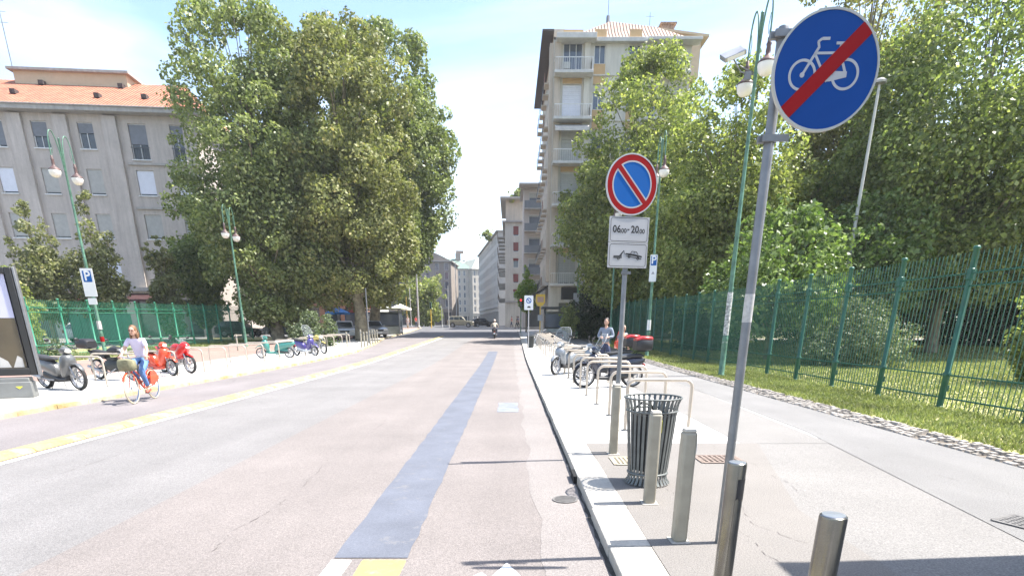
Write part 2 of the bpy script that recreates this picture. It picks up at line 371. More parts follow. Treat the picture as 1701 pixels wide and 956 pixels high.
# raised, worn yellow separator with a white line beside it
b = MB()
y = -5.0
while y < 61:
    L = 1.0; z = rise(y + L / 2) - 0.1
    b.prism([(-7.10, 0), (-7.04, 0.055), (-6.92, 0.07), (-6.79, 0.055), (-6.73, 0)], (0, y + 0.006, z), (1, 0, 0), (0, 0, 1), (0, L - 0.012, rise(y + L) - rise(y)))
    y += L
SEPY = mat('separator_yellow', (.40, .28, .075), .85, var=.15, scale=2, bump=.4, bscale=30, rgb2=(.43, .34, .15), fine=.12, fscale=40, detail=8); wear(SEPY, (.36, .33, .26), .50, .62, 2.2)
tag(b.build('lane_separator', SEPY, bevel=0.01, smooth=40), kind='structure')
strip('road', -7.10, -6.72, -6, 62, -0.101, A_GREY)
strip('road_marking', -6.66, -6.55, -6, 60, -0.096, LINEW, jit=0.006)
strip('road_repair', -1.36, -0.79, 4.07, 37, -0.094, BLUEP, step=0.25, jit=0.012)
strip('road_marking', -1.37, -1.215, -2, 4.03, -0.096, LINEW, jit=0.004, step=0.3)
strip('road_marking', -1.13, -0.80, -2, 4.03, -0.096, LINEY, jit=0.006, step=0.3)
tri = MB(); tri._add([(-0.028, 3.98, -0.096), (0.19, 3.45, -0.096), (-0.25, 3.45, -0.096)], [(2, 1, 0)]); tri._add([(-0.21, 3.80, -0.096), (-0.17, 3.74, -0.096), (-0.28, 3.72, -0.096)], [(0, 1, 2)])
tag(tri.build('road_marking', LINEW, smooth=0), kind='structure')
strip('road_repair', -0.27, 0.17, 11.9, 13.4, -0.096, mat('tar_patch', (0.17, 0.185, 0.22), 0.85, var=0.25, scale=4, fine=0.15, fscale=60, detail=7), step=0.15, jit=0.02)
strip('road', -3.3, -1.9, -6, 30, -0.0975, asphalt('asphalt_pinkish_patch', (0.225, 0.185, 0.175), 0.9, crackscale=0.6), step=0.4, jit=0.03) if False else None

# right kerb: long granite stones with joints, one mesh per stone run
def kerb_run(name, fx, w, y0, y1, m, side):
    b = MB(); y = y0; k = 0
    while y < y1:
        L = 1.02 + 0.12 * math.sin(k * 2.3); e = 0.004 * math.sin(k * 3.7); zz = 0.003 * math.sin(k * 5.1)
        a, c = fx(y), fx(y + L); z0, z1 = rise(y), rise(y + L)
        y2 = y + L - 0.012
        x0, x1 = (a + e, a + w) if side > 0 else (a - w, a + e); u0, u1 = (c + e, c + w) if side > 0 else (c - w, c + e)
        b._add([(x0, y, z0 - 0.14), (x1, y, z0 - 0.14), (u1, y2, z1 - 0.14), (u0, y2, z1 - 0.14), (x0, y, z0 + zz), (x1, y, z0 + zz), (u1, y2, z1 + zz), (u0, y2, z1 + zz)],
               [(3, 2, 1, 0), (4, 5, 6, 7), (0, 1, 5, 4), (1, 2, 6, 5), (2, 3, 7, 6), (3, 0, 4, 7)])
        y += L; k += 1
    return tag(b.build(name, m, bevel=0.011, smooth=40), kind='structure')
kerb_run('kerb', RK, 0.33, -4.1, 78, KERB, 1)
kerb_run('kerb', LK, 0.30, -4.0, 95, KERBY, -1)
# dirty seam along the foot of the right kerb
strip('gutter_dirt', lambda y: RK(y) - 0.03, lambda y: RK(y) - 0.002, -4, 60, -0.095, mat('gutter_grime', (0.05, 0.047, 0.042), 0.95, var=0.4, scale=6, fine=0.3, fscale=40), step=0.12, jit=0.014)
# right pavement
RP = lambda y: RK(y) + 0.328
strip('pavement', RP, 6.05, 8.1, 58, -0.004, CONC)
strip('pavement', RP, 6.05, -6, 8.1, -0.004, A_PATH2)
strip('pavement', RP, pw([(-6, 2.5), (5, 2.65), (8.1, 3.55)]), -6, 8.1, 0.0, A_PATCH, step=0.5)
strip('pavement', pw([(4, 4.0), (9, 4.7), (16, 4.9), (58, 4.9)]), 6.05, -6, 58, 0.001, A_PATH, step=0.5)
strip('pavement', pw([(8.1, 3.3), (58, 3.5)]), pw([(8.1, 4.6), (16, 4.9), (58, 4.9)]), 8.1, 58, -0.001, A_PATH2)
strip('pavement', lambda y: RP(y), 3.75, 58, 78, -0.004, CONC)
# cobbled border, individual setts in one border mesh
b = MB(); rng = random.Random(3); y = 2.0
SETT = mat('cobble_sett', (0.22, 0.20, 0.17), 0.9, var=0.4, scale=4, rgb2=(0.34, 0.31, 0.28), bump=0.4)
strip('path_edge', 6.05, 6.70, -6, 58, -0.012, mat('joint_soil', (0.12, 0.10, 0.08), 0.95, var=0.3))
while y < 34:
    for i in range(5):
        x = 6.12 + i * 0.125 + rng.uniform(-.02, .02)
        if rng.random() < 0.16: continue
        b.box((x, y + rng.uniform(-.02, .02), rise(y) + rng.uniform(-.012, .012)), (rng.uniform(.08, .112), rng.uniform(.08, .112), 0.045), rng.uniform(-.2, .2), 0.8)
    y += 0.125
tag(b.build('cobble_edging', SETT, smooth=0), kind='structure')
# lawns
lawn = strip('lawn', 6.68, 90, -6, 50, -0.01, LAWN, nx=8)
strip('park_path', 9.5, 90, 50, 54, 0.0, mat('gravel_path', (0.42, 0.38, 0.33), 0.95, var=0.1, fine=0.1), nx=2)
strip('park_ground', 9.5, 90, 54, 90, -0.01, mat('park_soil', (0.10, 0.09, 0.05), 0.95, var=0.3, rgb2=(0.12, 0.13, 0.05)), nx=3)
# left pavement
strip('pavement', -14.2, lambda y: LK(y) - 0.304, -6, 95, -0.004, CONC)
strip('pavement', -20.5, -14.2, -6, 95, -0.005, A_RED)
strip('lawn', -27.5, -20.5, -6, 58, -0.006, LAWN)
strip('pavement', -80, -27.5, -6, 95, -0.007, A_PATH)

def crack(x, y0, y1, seed, amp=.04, w_=.003):
    rg = random.Random(seed); b = MB(); vs = []; y = y0; cx_ = x; n = 0
    while y < y1:
        cx_ += rg.uniform(-amp, amp) * .6 + (x - cx_) * .05; h = w_ * rg.choice((0.1, .5, 1, 1.4)) * (1 + y * .04); vs += [(cx_ - h, y, rise(y) - .0945), (cx_ + h, y, rise(y) - .0945)]; n += 1; y += rg.uniform(.03, .10)
    b._add(vs, [(2 * i, 2 * i + 1, 2 * i + 3, 2 * i + 2) for i in range(n - 1) if rg.random() < .55]); tag(b.build('road_crack', mat('crack_dark', (.125, .11, .103), .95), smooth=0), kind='structure')
crack(-2.35, 4.2, 11, 1); crack(-5.45, 6, 12, 2, .02, .002); crack(-2.0, 16, 22, 3, .05, .004);
# grass blades
def blades(name, boxes, n, h, seed, m):
    rg = np.random.default_rng(seed); P = []
    tot = sum((x1 - x0) * (y1 - y0) * wt for x0, x1, y0, y1, wt in boxes)
    for x0, x1, y0, y1, wt in boxes:
        k = int(n * (x1 - x0) * (y1 - y0) * wt / tot)
        P.append(np.stack([rg.uniform(x0, x1, k), rg.uniform(y0, y1, k)], 1))
    P = np.concatenate(P); k = len(P); z = np.array([rise(float(v)) for v in P[:, 1]]) - 0.012
    a = rg.uniform(0, 2 * np.pi, k); hh = h * rg.uniform(0.5, 1.4, k); wd = 0.012 + 0.0006 * P[:, 1]; le = rg.normal(0, 0.45, (k, 2)) * hh[:, None]
    V = np.zeros((k, 3, 3)); V[:, 0, 0] = P[:, 0] - np.cos(a) * wd; V[:, 0, 1] = P[:, 1] - np.sin(a) * wd; V[:, 0, 2] = z
    V[:, 1, 0] = P[:, 0] + np.cos(a) * wd; V[:, 1, 1] = P[:, 1] + np.sin(a) * wd; V[:, 1, 2] = z
    V[:, 2, 0] = P[:, 0] + le[:, 0]; V[:, 2, 1] = P[:, 1] + le[:, 1]; V[:, 2, 2] = z + hh
    return np_mesh(name, V.reshape(-1, 3), 3, m)
def np_mesh(name, V, per, m):
    n = len(V) // per; me = bpy.data.meshes.new(name)
    me.vertices.add(len(V)); me.vertices.foreach_set('co', V.astype(np.float32).ravel())
    me.loops.add(len(V)); me.loops.foreach_set('vertex_index', np.arange(len(V), dtype=np.int32))
    me.polygons.add(n); me.polygons.foreach_set('loop_start', np.arange(0, len(V), per, dtype=np.int32))
    try: me.polygons.foreach_set('loop_total', np.full(n, per, dtype=np.int32))
    except Exception: pass
    me.update(calc_edges=True); me.materials.append(m)
    o = bpy.data.objects.new(name, me); col.objects.link(o); return o
GRASS = leaf_mat('grass_blade', (0.13, 0.16, 0.05), (0.27, 0.29, 0.115), (0.42, 0.38, 0.20), 0.3, 0.6)
tag(blades('grass', [(6.72, 8.85, 4, 26, 3.0), (8.85, 24, 8, 30, 0.8), (6.72, 9, 26, 50, 0.7), (9, 40, 30, 50, 0.25)], 150000, 0.07, 1, GRASS),
    'short sunlit grass verge and park lawn along the right-hand fence', 'grass', kind='stuff')
tag(blades('grass', [(-24, -20.6, 14, 50, 1.0)], 16000, 0.10, 2, GRASS), 'strip of grass under the left-hand fence', 'grass', kind='stuff')
for x_, a_, b_, s_ in ((1.9, 3.6, 6.4, 11), (2.35, 4.0, 5.2, 12), (3.1, 5, 9, 13), (5.2, 5, 12, 14)):
    rg = random.Random(s_); b = MB(); vs = []; y = a_; cx_ = x_; n = 0
    while y < b_:
        cx_ += rg.uniform(-.05, .045); h = .003 * rg.choice((.1, .4, 1)); vs += [(cx_ - h, y, .0035), (cx_ + h, y, .0035)]; n += 1; y += rg.uniform(.02, .09)
    b._add(vs, [(2 * i, 2 * i + 1, 2 * i + 3, 2 * i + 2) for i in range(n - 1) if rg.random() < .6]); tag(b.build('pavement_crack', MATS['crack_dark'], smooth=0), kind='structure')
# ------------------------------------------------------------------ vegetation
def leaf_cloud(name, C, Rl, n, size, seed, m, shell=0.45, flat=0.85, gap=0.0):
    rg = np.random.default_rng(seed); C = np.array(C); Rl = np.array(Rl)
    p = Rl ** 2; p = p / p.sum(); k = rg.choice(len(C), n, p=p)
    d = rg.normal(size=(n, 3)); d /= np.linalg.norm(d, axis=1)[:, None]
    rr = Rl[k] * (shell + (1 - shell) * rg.random(n) ** 0.5) * (1 + rg.normal(0, 0.10, n))
    P = C[k] + d * rr[:, None] * np.array([1, 1, flat])
    nr = d * 0.7 + rg.normal(size=(n, 3)) * 0.65 + np.array([0, 0, 0.35]); nr /= np.linalg.norm(nr, axis=1)[:, None]
    t = np.cross(nr, rg.normal(size=(n, 3))); t /= np.linalg.norm(t, axis=1)[:, None]; u = np.cross(nr, t)
    s = size * rg.uniform(0.6, 1.35, n)[:, None]
    V = np.stack([P - t * s * 0.5, P + u * s * 0.36 - t * s * .05, P + t * s * 0.55 - nr * s * 0.12, P - u * s * 0.36 - t * s * .05], 1)
    return np_mesh(name, V.reshape(-1, 3), 4, m)

def tree(name, label, x, y, H, z0, prof, n, leaf, m, seed, lobes=60, lr=0.26, tr=0.3, group=None, ctr=(0, 0), lean=(0, 0), barkm=None, shell=0.45, cat='tree', sq=(1, 1)):
    """prof: [(t, radius)] from crown bottom (t=0) to top (t=1)"""
    rg = random.Random(seed); gz = rise(y)
    if lobes >= 54: lobes = int(lobes * 1.9); lr *= .68; shell = .68
    root = thing(name, label, cat, (x, y, gz), group=group); f = pw(prof); rmax = max(r for _, r in prof)
    C = []; L = []
    for i in range(lobes):
        t = (i + 0.5) / lobes if i < lobes * 0.6 else rg.random(); Rt = f(t)
        a = rg.uniform(0, 2 * math.pi); rl = max(0.22, Rt * lr * rg.uniform(0.75, 1.6) * 1.3); rad = max(0, Rt - rl * 0.75) * (rg.random() ** 0.38)
        ex = 1 + 0.16 * math.sin(a * 3 + seed) * (1 if t > .1 else 0)
        C.append((ctr[0] + rad * ex * math.cos(a) * sq[0], ctr[1] + rad * ex * math.sin(a) * sq[1], z0 + t * (H - z0) - rl * 0.3)); L.append(rl)
    # a few sprays standing out of the outline
    for i in range(int(lobes * 0.55)):
        t = rg.random() ** 0.8; Rt = f(t); a = rg.uniform(0, 2 * math.pi); q = Rt * rg.uniform(0.82, 0.97)
        C.append((ctr[0] + q * math.cos(a) * sq[0], ctr[1] + q * math.sin(a) * sq[1], z0 + t * (H - z0) + rg.uniform(-.3, .4))); L.append(rmax * rg.uniform(0.09, 0.16))
    for i in range(int(lobes * 0.12)):
        a = rg.uniform(0, 6.28); q = f(1) * rg.random(); C.append((ctr[0] + q * math.cos(a), ctr[1] + q * math.sin(a), H + rg.uniform(-.4, .02) * rmax * .3)); L.append(rmax * rg.uniform(.06, .1))
    cr_ = leaf_cloud('crown', C, L, n, leaf, seed, m, shell); cr_.parent = root
    b = MB(); top = z0 + (H - z0) * 0.72; pth = []; rs = []
    for i in range(8):
        s = i / 7; pth.append((ctr[0] * s + lean[0] * s * (1 - s) * 4 + 0.12 * math.sin(i * 1.7 + seed) * tr * 2, ctr[1] * s + lean[1] * s + 0.1 * math.cos(i * 1.3 + seed) * tr * 2, top * s)); rs.append(tr * (1.25 if i == 0 else 1) * (1 - s * 0.82))
    b.tube(pth, rs, 12)
    o = b.build('trunk', barkm or BARK, root, smooth=60)
    b = MB(); idx = list(range(len(C))); rg.shuffle(idx)
    for j in idx[:max(8, lobes // 4)]:
        c = C[j]; s = min(0.9, max(0.2, (c[2] - 0.25 * (H - z0)) / top * 0.8)); k = s * 7; i0 = int(k); fr = k - i0
        st = Vector(pth[i0]).lerp(Vector(pth[min(7, i0 + 1)]), fr); e = Vector(c); md = st.lerp(e, .5) + Vector((0, 0, 0.08 * (e - st).length)); r0 = tr * (1 - s * .82) * .45
        b.tube([st, md, e], [r0, r0 * .6, r0 * .2], 6)
    b.build('branch', barkm or BARK, root, smooth=60)
    return root

L_PLANE = leaf_mat('plane_leaves', (0.10, 0.132, 0.042), (0.28, 0.315, 0.125), (0.42, 0.42, 0.24), 0.33, 0.42)
L_YEL = leaf_mat('plane_leaves_yellowing', (0.11, 0.130, 0.040), (0.29, 0.29, 0.115), (0.40, 0.33, 0.14), 0.33, 0.5)
L_DEEP = leaf_mat('deep_green_leaves', (0.085, 0.122, 0.034), (0.26, 0.295, 0.105), (0.44, 0.46, 0.20), 0.45, 0.40)
L_LIME = leaf_mat('lime_leaves', (0.115, 0.152, 0.042), (0.325, 0.345, 0.115), (0.48, 0.45, 0.17), 0.45, 0.42)
L_DRY = leaf_mat('dry_olive_leaves', (0.17, 0.17, 0.06), (0.38, 0.35, 0.145), (0.38, 0.25, 0.12), 0.45, 0.5)
L_DUST = leaf_mat('dusty_leaves', (0.10, 0.11, 0.045), (0.24, 0.245, 0.115), (0.34, 0.28, 0.16), 0.4, 0.5)
L_BRIGHT = leaf_mat('bright_large_leaves', (0.05, 0.092, 0.022), (0.19, 0.25, 0.08), (0.34, 0.40, 0.22), 0.38, 0.4)
L_SHRUB = leaf_mat('shrub_leaves', (0.07, 0.10, 0.045), (0.17, 0.20, 0.11), None, 0.3, 0.55)
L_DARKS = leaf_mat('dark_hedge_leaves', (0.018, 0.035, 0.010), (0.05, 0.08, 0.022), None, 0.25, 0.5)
L_YOUNG = leaf_mat('young_bright_leaves', (0.12, 0.20, 0.02), (0.26, 0.34, 0.06), None, 0.45, 0.5)

# left: three big planes
tree('plane_tree', 'tallest dense green plane tree nearest on the left, hanging low behind the green fence', -18.7, 48, 21.6, 1.5,
     [(0, 1.4), (0.05, 3.0), (.18, 4.7), (.38, 5.5), (.6, 5.7), (.8, 5.3), (.92, 4.4), (1, 2.4)], 120000, 0.235, L_PLANE, 14, 105, .27, .42, 'plane trees on the left of the street', shell=.6)
tree('plane_tree', 'yellowing plane tree with a thick bare leaning trunk beside the kerb bollards', -12.2, 49.5, 21.0, 3.2,
     [(0, 2.8), (.08, 4.2), (.2, 5.0), (.42, 5.5), (.62, 5.4), (.82, 5.3), (.94, 4.5), (1, 2.6)], 115000, 0.235, L_YEL, 12, 80, .26, .50, 'plane trees on the left of the street', ctr=(-0.6, 0), lean=(-.25, 0), shell=.6)
tree('plane_tree', 'broad grey-green plane tree farthest right of the left clump, against the open sky', -13.3, 58, 24.2, 6.0,
     [(0, 2.6), (.08, 4.2), (.2, 5.1), (.45, 5.9), (.62, 5.8), (.8, 4.8), (.93, 3.6), (1, 1.8)], 105000, 0.26, L_PLANE, 13, 80, .26, .5, 'plane trees on the left of the street', ctr=(2.4, -.5), shell=.6)
tree('garden_tree', 'slender ragged tree standing between the advertising panel and the lamp post', -33.5, 44, 9.4, 1.8, [(0, 1.0), (.3, 2.2), (.6, 1.5), (.85, 1.0), (1, .4)], 9000, 0.22, L_DUST, 21, 34, .33, .14, 'small trees before the grey apartment block')
tree('garden_tree', 'feathery light-topped tree right behind the tall lamp with the parking sign', -30.0, 45, 9.8, 1.6, [(0, 1.2), (.3, 1.9), (.6, 1.7), (.85, 1.1), (1, .4)], 11000, 0.22, L_DUST, 22, 40, .32, .16, 'small trees before the grey apartment block')
tree('garden_tree', 'narrow dark upright tree between the feathery tree and the big plane', -26.5, 47, 7.6, 1.0, [(0, 1.0), (.4, 1.5), (.8, 1.1), (1, .4)], 7000, 0.22, L_DUST, 23, 26, .34, .13, 'small trees before the grey apartment block')
tree('garden_tree', 'tall dark tree pressed against the left edge of the big plane crown', -25.6, 51, 12.4, 1.6, [(0, 1.3), (.3, 2.3), (.6, 2.7), (.8, 2.2), (1, .7)], 20000, 0.24, L_DEEP, 24, 44, .30, .18, 'small trees before the grey apartment block')
tree('shrub', 'low pale shrub growing inside the left fence beside the grey scooter', -22.9, 28.5, 1.5, 0.1, [(0, 1.3), (.5, 1.4), (1, .5)], 4200, 0.13, L_SHRUB, 25, 20, .35, .04, 'shrubs behind the left fence', cat='bush', sq=(1.0, 1.6))
tree('shrub', 'sparse yellow-green shrub showing above the left fence near the advertising panel', -29.0, 35.5, 4.6, 0.3, [(0, 1.0), (.5, 1.6), (1, .6)], 3600, 0.22, L_LIME, 26, 22, .35, .06, 'shrubs behind the left fence', cat='bush')
tree('shrub', 'rounded grey-green bush at the end of the left fence behind the parked bikes', -13.7, 41.5, 2.3, 0.1, [(0, 1.1), (.4, 1.5), (.8, 1.2), (1, .5)], 9000, 0.17, L_SHRUB, 27, 30, .35, .05, cat='bush', sq=(1.25, 1))
tree('street_tree', 'light feathery street tree far away at the left side of the crossing', -16.6, 113, 11.2, 1.0, [(0, 3.0), (.3, 4.4), (.6, 4.1), (.85, 2.8), (1, .8)], 15000, 0.40, L_LIME, 28, 50, .28, .2, sq=(1.05, 1))
tree('street_tree', 'small round young tree with yellow-green leaves beside the tall building', 1.9, 72, 7.0, 2.6, [(0, 0.7), (.3, 1.35), (.65, 1.2), (1, .35)], 6000, 0.22, L_YOUNG, 29, 26, .33, .08)

# right: park
GP = 'park trees behind the right-hand fence'
tree('park_tree', 'light green tree overhanging the pavement in front of the tall cream building', 10.4, 50, 19.6, 3.2, [(0, 3.0), (.1, 5.0), (.3, 6.2), (.5, 5.8), (.75, 4.6), (.92, 3.0), (1, 1.2)], 92000, 0.24, L_LIME, 31, 100, .25, .32, GP)
tree('park_tree', 'dense deep green tree behind the first lamp on the right', 12.8, 37, 14.6, 3.0, [(0, 2.6), (.15, 4.2), (.4, 4.6), (.65, 4.0), (.88, 2.6), (1, .8)], 62000, 0.20, L_LIME, 32, 90, .25, .3, GP)
tree('park_tree', 'low broad tree with glossy large leaves just over the fence behind the no-parking sign', 12.3, 28.5, 6.3, 1.7, [(0, 2.4), (.3, 3.2), (.65, 2.8), (1, 1.0)], 15000, 0.21, L_BRIGHT, 33, 60, .27, .14, GP, sq=(1, 1.5))
tree('park_tree', 'tall thin-leaved olive-brown tree rising behind the round blue sign', 21.0, 40.5, 25.5, 5.5, [(0, 2.6), (.2, 4.0), (.5, 4.4), (.8, 3.6), (1, 1.6)], 46000, 0.19, L_DRY, 34, 80, .2, .22, GP)
tree('park_tree', 'large dark green tree filling the upper right corner', 24.0, 34, 18.2, 3.5, [(0, 4.0), (.15, 6.4), (.4, 7.0), (.7, 5.8), (.9, 3.6), (1, 1.4)], 110000, 0.205, L_DEEP, 35, 120, .23, .3, GP)
tree('park_tree', 'second dark green tree at the right edge, partly outside the picture', 35.5, 35, 19, 2.8, [(0, 4.2), (.2, 6.8), (.5, 7), (.8, 5), (1, 1.4)], 52000, 0.25, L_DEEP, 36, 80, .25, .3, GP)
tree('park_tree', 'shaded low tree with big leaves between the two lamps along the fence', 12.6, 44, 7.0, 1.4, [(0, 2.6), (.3, 3.3), (.65, 2.7), (1, .8)], 13000, 0.26, L_DEEP, 37, 54, .27, .16, GP)
tree('park_tree', 'bright-leaved low tree whose crown touches the fence top right of the blue sign pole', 17.6, 31.0, 7.4, 2.2, [(0, 2.4), (.3, 3.1), (.65, 2.8), (1, 1.0)], 15000, 0.20, L_BRIGHT, 38, 60, .27, .14, GP, sq=(1.2, 1))
tree('park_tree', 'middle-distance green tree behind the olive-brown tree', 22.0, 42, 17.0, 3.0, [(0, 3.0), (.2, 5.2), (.5, 5.4), (.8, 4.0), (1, 1.2)], 26000, 0.33, L_LIME, 39, 80, .26, .3, GP)
tree('park_tree', 'far shady tree at the back of the lawn behind the grey-green bush', 29.0, 47, 14.0, 2.2, [(0, 4.0), (.2, 6.0), (.5, 6.2), (.8, 4.4), (1, 1.2)], 22000, 0.38, L_DEEP, 40, 70, .27, .3, GP)
tree('park_tree', 'far shady tree at the back of the lawn near the right edge', 40.0, 45, 14.0, 2.0, [(0, 5.0), (.2, 7.0), (.5, 7.0), (.8, 5), (1, 1.4)], 20000, 0.42, L_DEEP, 41, 70, .27, .3, GP)
tree('park_tree', 'far green tree at the back of the park next to the tall building', 19.5, 56, 15.0, 2.0, [(0, 4.0), (.2, 5.6), (.5, 5.8), (.8, 4.4), (1, 1.4)], 22000, 0.38, L_LIME, 42, 70, .27, .3, GP)
tree('shrub', 'spreading grey-green bush in the middle of the park lawn', 14.2, 24.8, 2.55, 0.1, [(0, 1.7), (.4, 2.1), (.75, 1.5), (1, .6)], 15000, 0.12, L_SHRUB, 43, 44, .3, .06, 'bushes on the park lawn', cat='bush', sq=(1.15, 1))
tree('shrub', 'dark low bush with hanging leaves at the right edge behind the fence', 15.4, 16.6, 3.3, 0.5, [(0, .9), (.4, 1.35), (.75, 1.4), (1, .7)], 5200, 0.16, L_DEEP, 44, 34, .32, .06, 'bushes on the park lawn', cat='bush')
tree('shrub', 'dark bush at the far end of the lawn under the trees', 24.0, 45, 3.6, 0.1, [(0, 3.6), (.5, 3.8), (1, 1.6)], 9000, 0.26, L_DARKS, 45, 40, .3, .08, 'bushes on the park lawn', cat='bush', sq=(1.7, .8))
tree('shrub', 'dark bush at the back of the lawn toward the right edge', 37.0, 44, 4.2, 0.1, [(0, 4.5), (.5, 4.8), (1, 2)], 10000, 0.30, L_DARKS, 46, 40, .3, .08, 'bushes on the park lawn', cat='bush', sq=(1.9, .8))
tree('shrub', 'dark bush directly behind the green fence near the second lamp', 12.4, 38, 3.2, 0.1, [(0, 2.0), (.5, 2.2), (1, 1)], 8000, 0.2, L_DARKS, 47, 36, .3, .06, 'bushes on the park lawn', cat='bush', sq=(1, 2.2))
tree('hedge', 'tall dark hedge in front of the tall building, beside the topiary bush', 7.4, 53.5, 3.7, 0.1, [(0, 1.7), (.5, 1.9), (1, 1.5)], 12000, 0.2, L_DARKS, 48, 44, .3, .06, cat='hedge', sq=(1.4, .8))
tree('topiary_bush', 'round light green clipped bush beside the glass kiosk', 4.9, 50.5, 2.7, 0.9, [(0, .6), (.5, .95), (1, .5)], 5000, 0.13, L_LIME, 49, 22, .35, .05, cat='bush')
# far woodland closing the park
def wood(name, label, xs, y, H, seed, n, leaf, m):
    rg = random.Random(seed); C = []; L = []
    for x in xs:
        for k in range(16):
            r = rg.uniform(1.3, 2.6); C.append((x + rg.uniform(-4, 4), y + rg.uniform(-3, 3), rise(y) + rg.uniform(0.8, H))); L.append(r)
    return tag(leaf_cloud(name, C, L, n, leaf, seed, m), label, 'wood', kind='stuff')
wood('distant_trees', 'solid dark mass of far trees closing the park behind the lawn', range(16, 96, 5), 66, 12, 51, 60000, 0.5, L_DEEP)
tree('planter_shrub', 'small green plants on the cream building\'s third-floor balcony', 5.0, 58.9, .8, 0.1, [(0, .5), (1, .4)], 900, 0.16, L_LIME, 53, 14, .4, .02, cat='plant', sq=(2.2, .5)).location.z = 12.55

# ------------------------------------------------------------------ buildings
PL_GREY = mat('render_grey_mauve', (0.45, 0.40, 0.355), 0.9, var=0.09, scale=0.5, detail=8, bump=0.1, fine=0.05, fscale=5)
PL_TRIM = mat('stone_trim_grey', (0.36, 0.34, 0.31), 0.85, var=0.1)
TILE = mat('terracotta_tiles', (0.36, 0.12, 0.065), 0.85, var=0.22, scale=1.3, rgb2=(0.40, 0.15, 0.085), fine=0.2, fscale=9)
TILEB = mat('brown_roof_tiles', (0.33, 0.24, 0.19), 0.9, var=0.2, scale=2, fine=0.25, fscale=6)
CREAM = mat('cream_render', (0.53, 0.50, 0.43), 0.85, var=0.06, scale=0.5, detail=7)
CREAMS = mat('sandy_render', (0.47, 0.40, 0.32), 0.85, var=0.1, scale=0.6, detail=7)
OCHRE = mat('ochre_panel', (0.46, 0.31, 0.16), 0.85, var=0.05)
OCHREL = mat('pale_ochre_render', (0.50, 0.40, 0.27), 0.85, var=0.05)
BROWN = mat('brown_soffit', (0.06, 0.045, 0.04), 0.8)
WFRAME = mat('white_frame', (0.62, 0.62, 0.60), 0.5)
for m__ in (PL_GREY, CREAM, CREAMS, PL_TRIM): streak(m__, .10)
def tile_bump(m, sx):
    n = m.node_tree.nodes; l = m.node_tree.links; c = n.new('ShaderNodeTexCoord'); wv = n.new('ShaderNodeTexWave'); wv.wave_type = 'BANDS'; wv.bands_direction = 'X'; wv.inputs['Scale'].default_value = sx
    l.new(c.outputs['Object'], wv.inputs[0]); u = n.new('ShaderNodeBump'); u.inputs['Strength'].default_value = 0.9; u.inputs['Distance'].default_value = 0.12; l.new(wv.outputs[0], u.inputs['Height']); l.new(u.outputs[0], n['Principled BSDF'].inputs['Normal'])
tile_bump(TILE, 1.1); tile_bump(TILEB, 1.1)

def facade(mb, W, z0, z1, ops, depth=0.22, x0=0.0):
    """front wall in the local XZ plane at y=0 (outside = -y); ops: (xa, xb, za, zb); cells cut out, reveals added"""
    xs = sorted({x0, W} | {o[0] for o in ops} | {o[1] for o in ops}); zs = sorted({z0, z1} | {o[2] for o in ops} | {o[3] for o in ops})
    for a, b_ in zip(xs, xs[1:]):
        for c, d in zip(zs, zs[1:]):
            mx_, mz_ = (a + b_) / 2, (c + d) / 2
            if any(o[0] < mx_ < o[1] and o[2] < mz_ < o[3] for o in ops): continue
            mb.quad((a, 0, c), (b_, 0, c), (b_, 0, d), (a, 0, d))
    for a, b_, c, d in ops:
        mb.quad((a, 0, c), (a, 0, d), (a, depth, d), (a, depth, c)); mb.quad((b_, 0, c), (b_, depth, c), (b_, depth, d), (b_, 0, d))
        mb.quad((a, 0, d), (b_, 0, d), (b_, depth, d), (a, depth, d)); mb.quad((a, 0, c), (a, depth, c), (b_, depth, c), (b_, 0, c))
def window(parent, xa, xb, za, zb, y=0.16, fr=0.07, shut=0.0, mull=1, shutm=None, framem=None, glass=None, name='window', rail=False, sill=True, small=False):
    """window part: frame mesh; children pane (glass), roller_shutter covering 'shut' of the height from above"""
    b = MB()
    for c, d in (((xa + fr / 2, y, (za + zb) / 2), (fr, .07, zb - za)), ((xb - fr / 2, y, (za + zb) / 2), (fr, .07, zb - za)), (((xa + xb) / 2, y, zb - fr / 2), (xb - xa - 2 * fr, .07, fr)), (((xa + xb) / 2, y, za + fr / 2), (xb - xa - 2 * fr, .07, fr))): b.box(c, d)
    for i in range(mull):
        x = xa + (xb - xa) * (i + 1) / (mull + 1); b.box((x, y + .003, (za + zb) / 2), (fr * .8, .06, zb - za - 2 * fr))
    if sill: b.box(((xa + xb) / 2, -0.05, za - .04), (xb - xa + .16, 0.14, .07))
    w_ = b.build(name, framem or WFRAME, parent, smooth=0)
    MB().box(((xa + xb) / 2, y + .05, (za + zb) / 2), (xb - xa - fr, .02, zb - za - fr)).build('pane', glass or GLASS, w_, smooth=0)
    if shut > 0:
        s = MB(); z = zb - fr; lo = zb - fr - (zb - za - 2 * fr) * shut
        if small: s.box(((xa + xb) / 2, y - .06, (z + lo) / 2), (xb - xa - .04, .03, z - lo))
        else:
            k = max(2, int((z - lo) / 0.14)); h = (z - lo) / k
            for i in range(k): s.box(((xa + xb) / 2, y - .06 + (.006 if i % 2 else 0), z - h * (i + .5)), (xb - xa - .04, .03, h - .012))
        s.build('roller_shutter', shutm or SHUT, w_, smooth=0)
    if rail:
        r = MB()
        for i in range(9): r.box((xa + (xb - xa) * (i + .5) / 9, -0.06, za + .45), (.025, .025, .9))
        r.box(((xa + xb) / 2, -.06, za + .92), (xb - xa + .1, .05, .05)); r.build('railing', DARK, w_, smooth=0)
    return w_

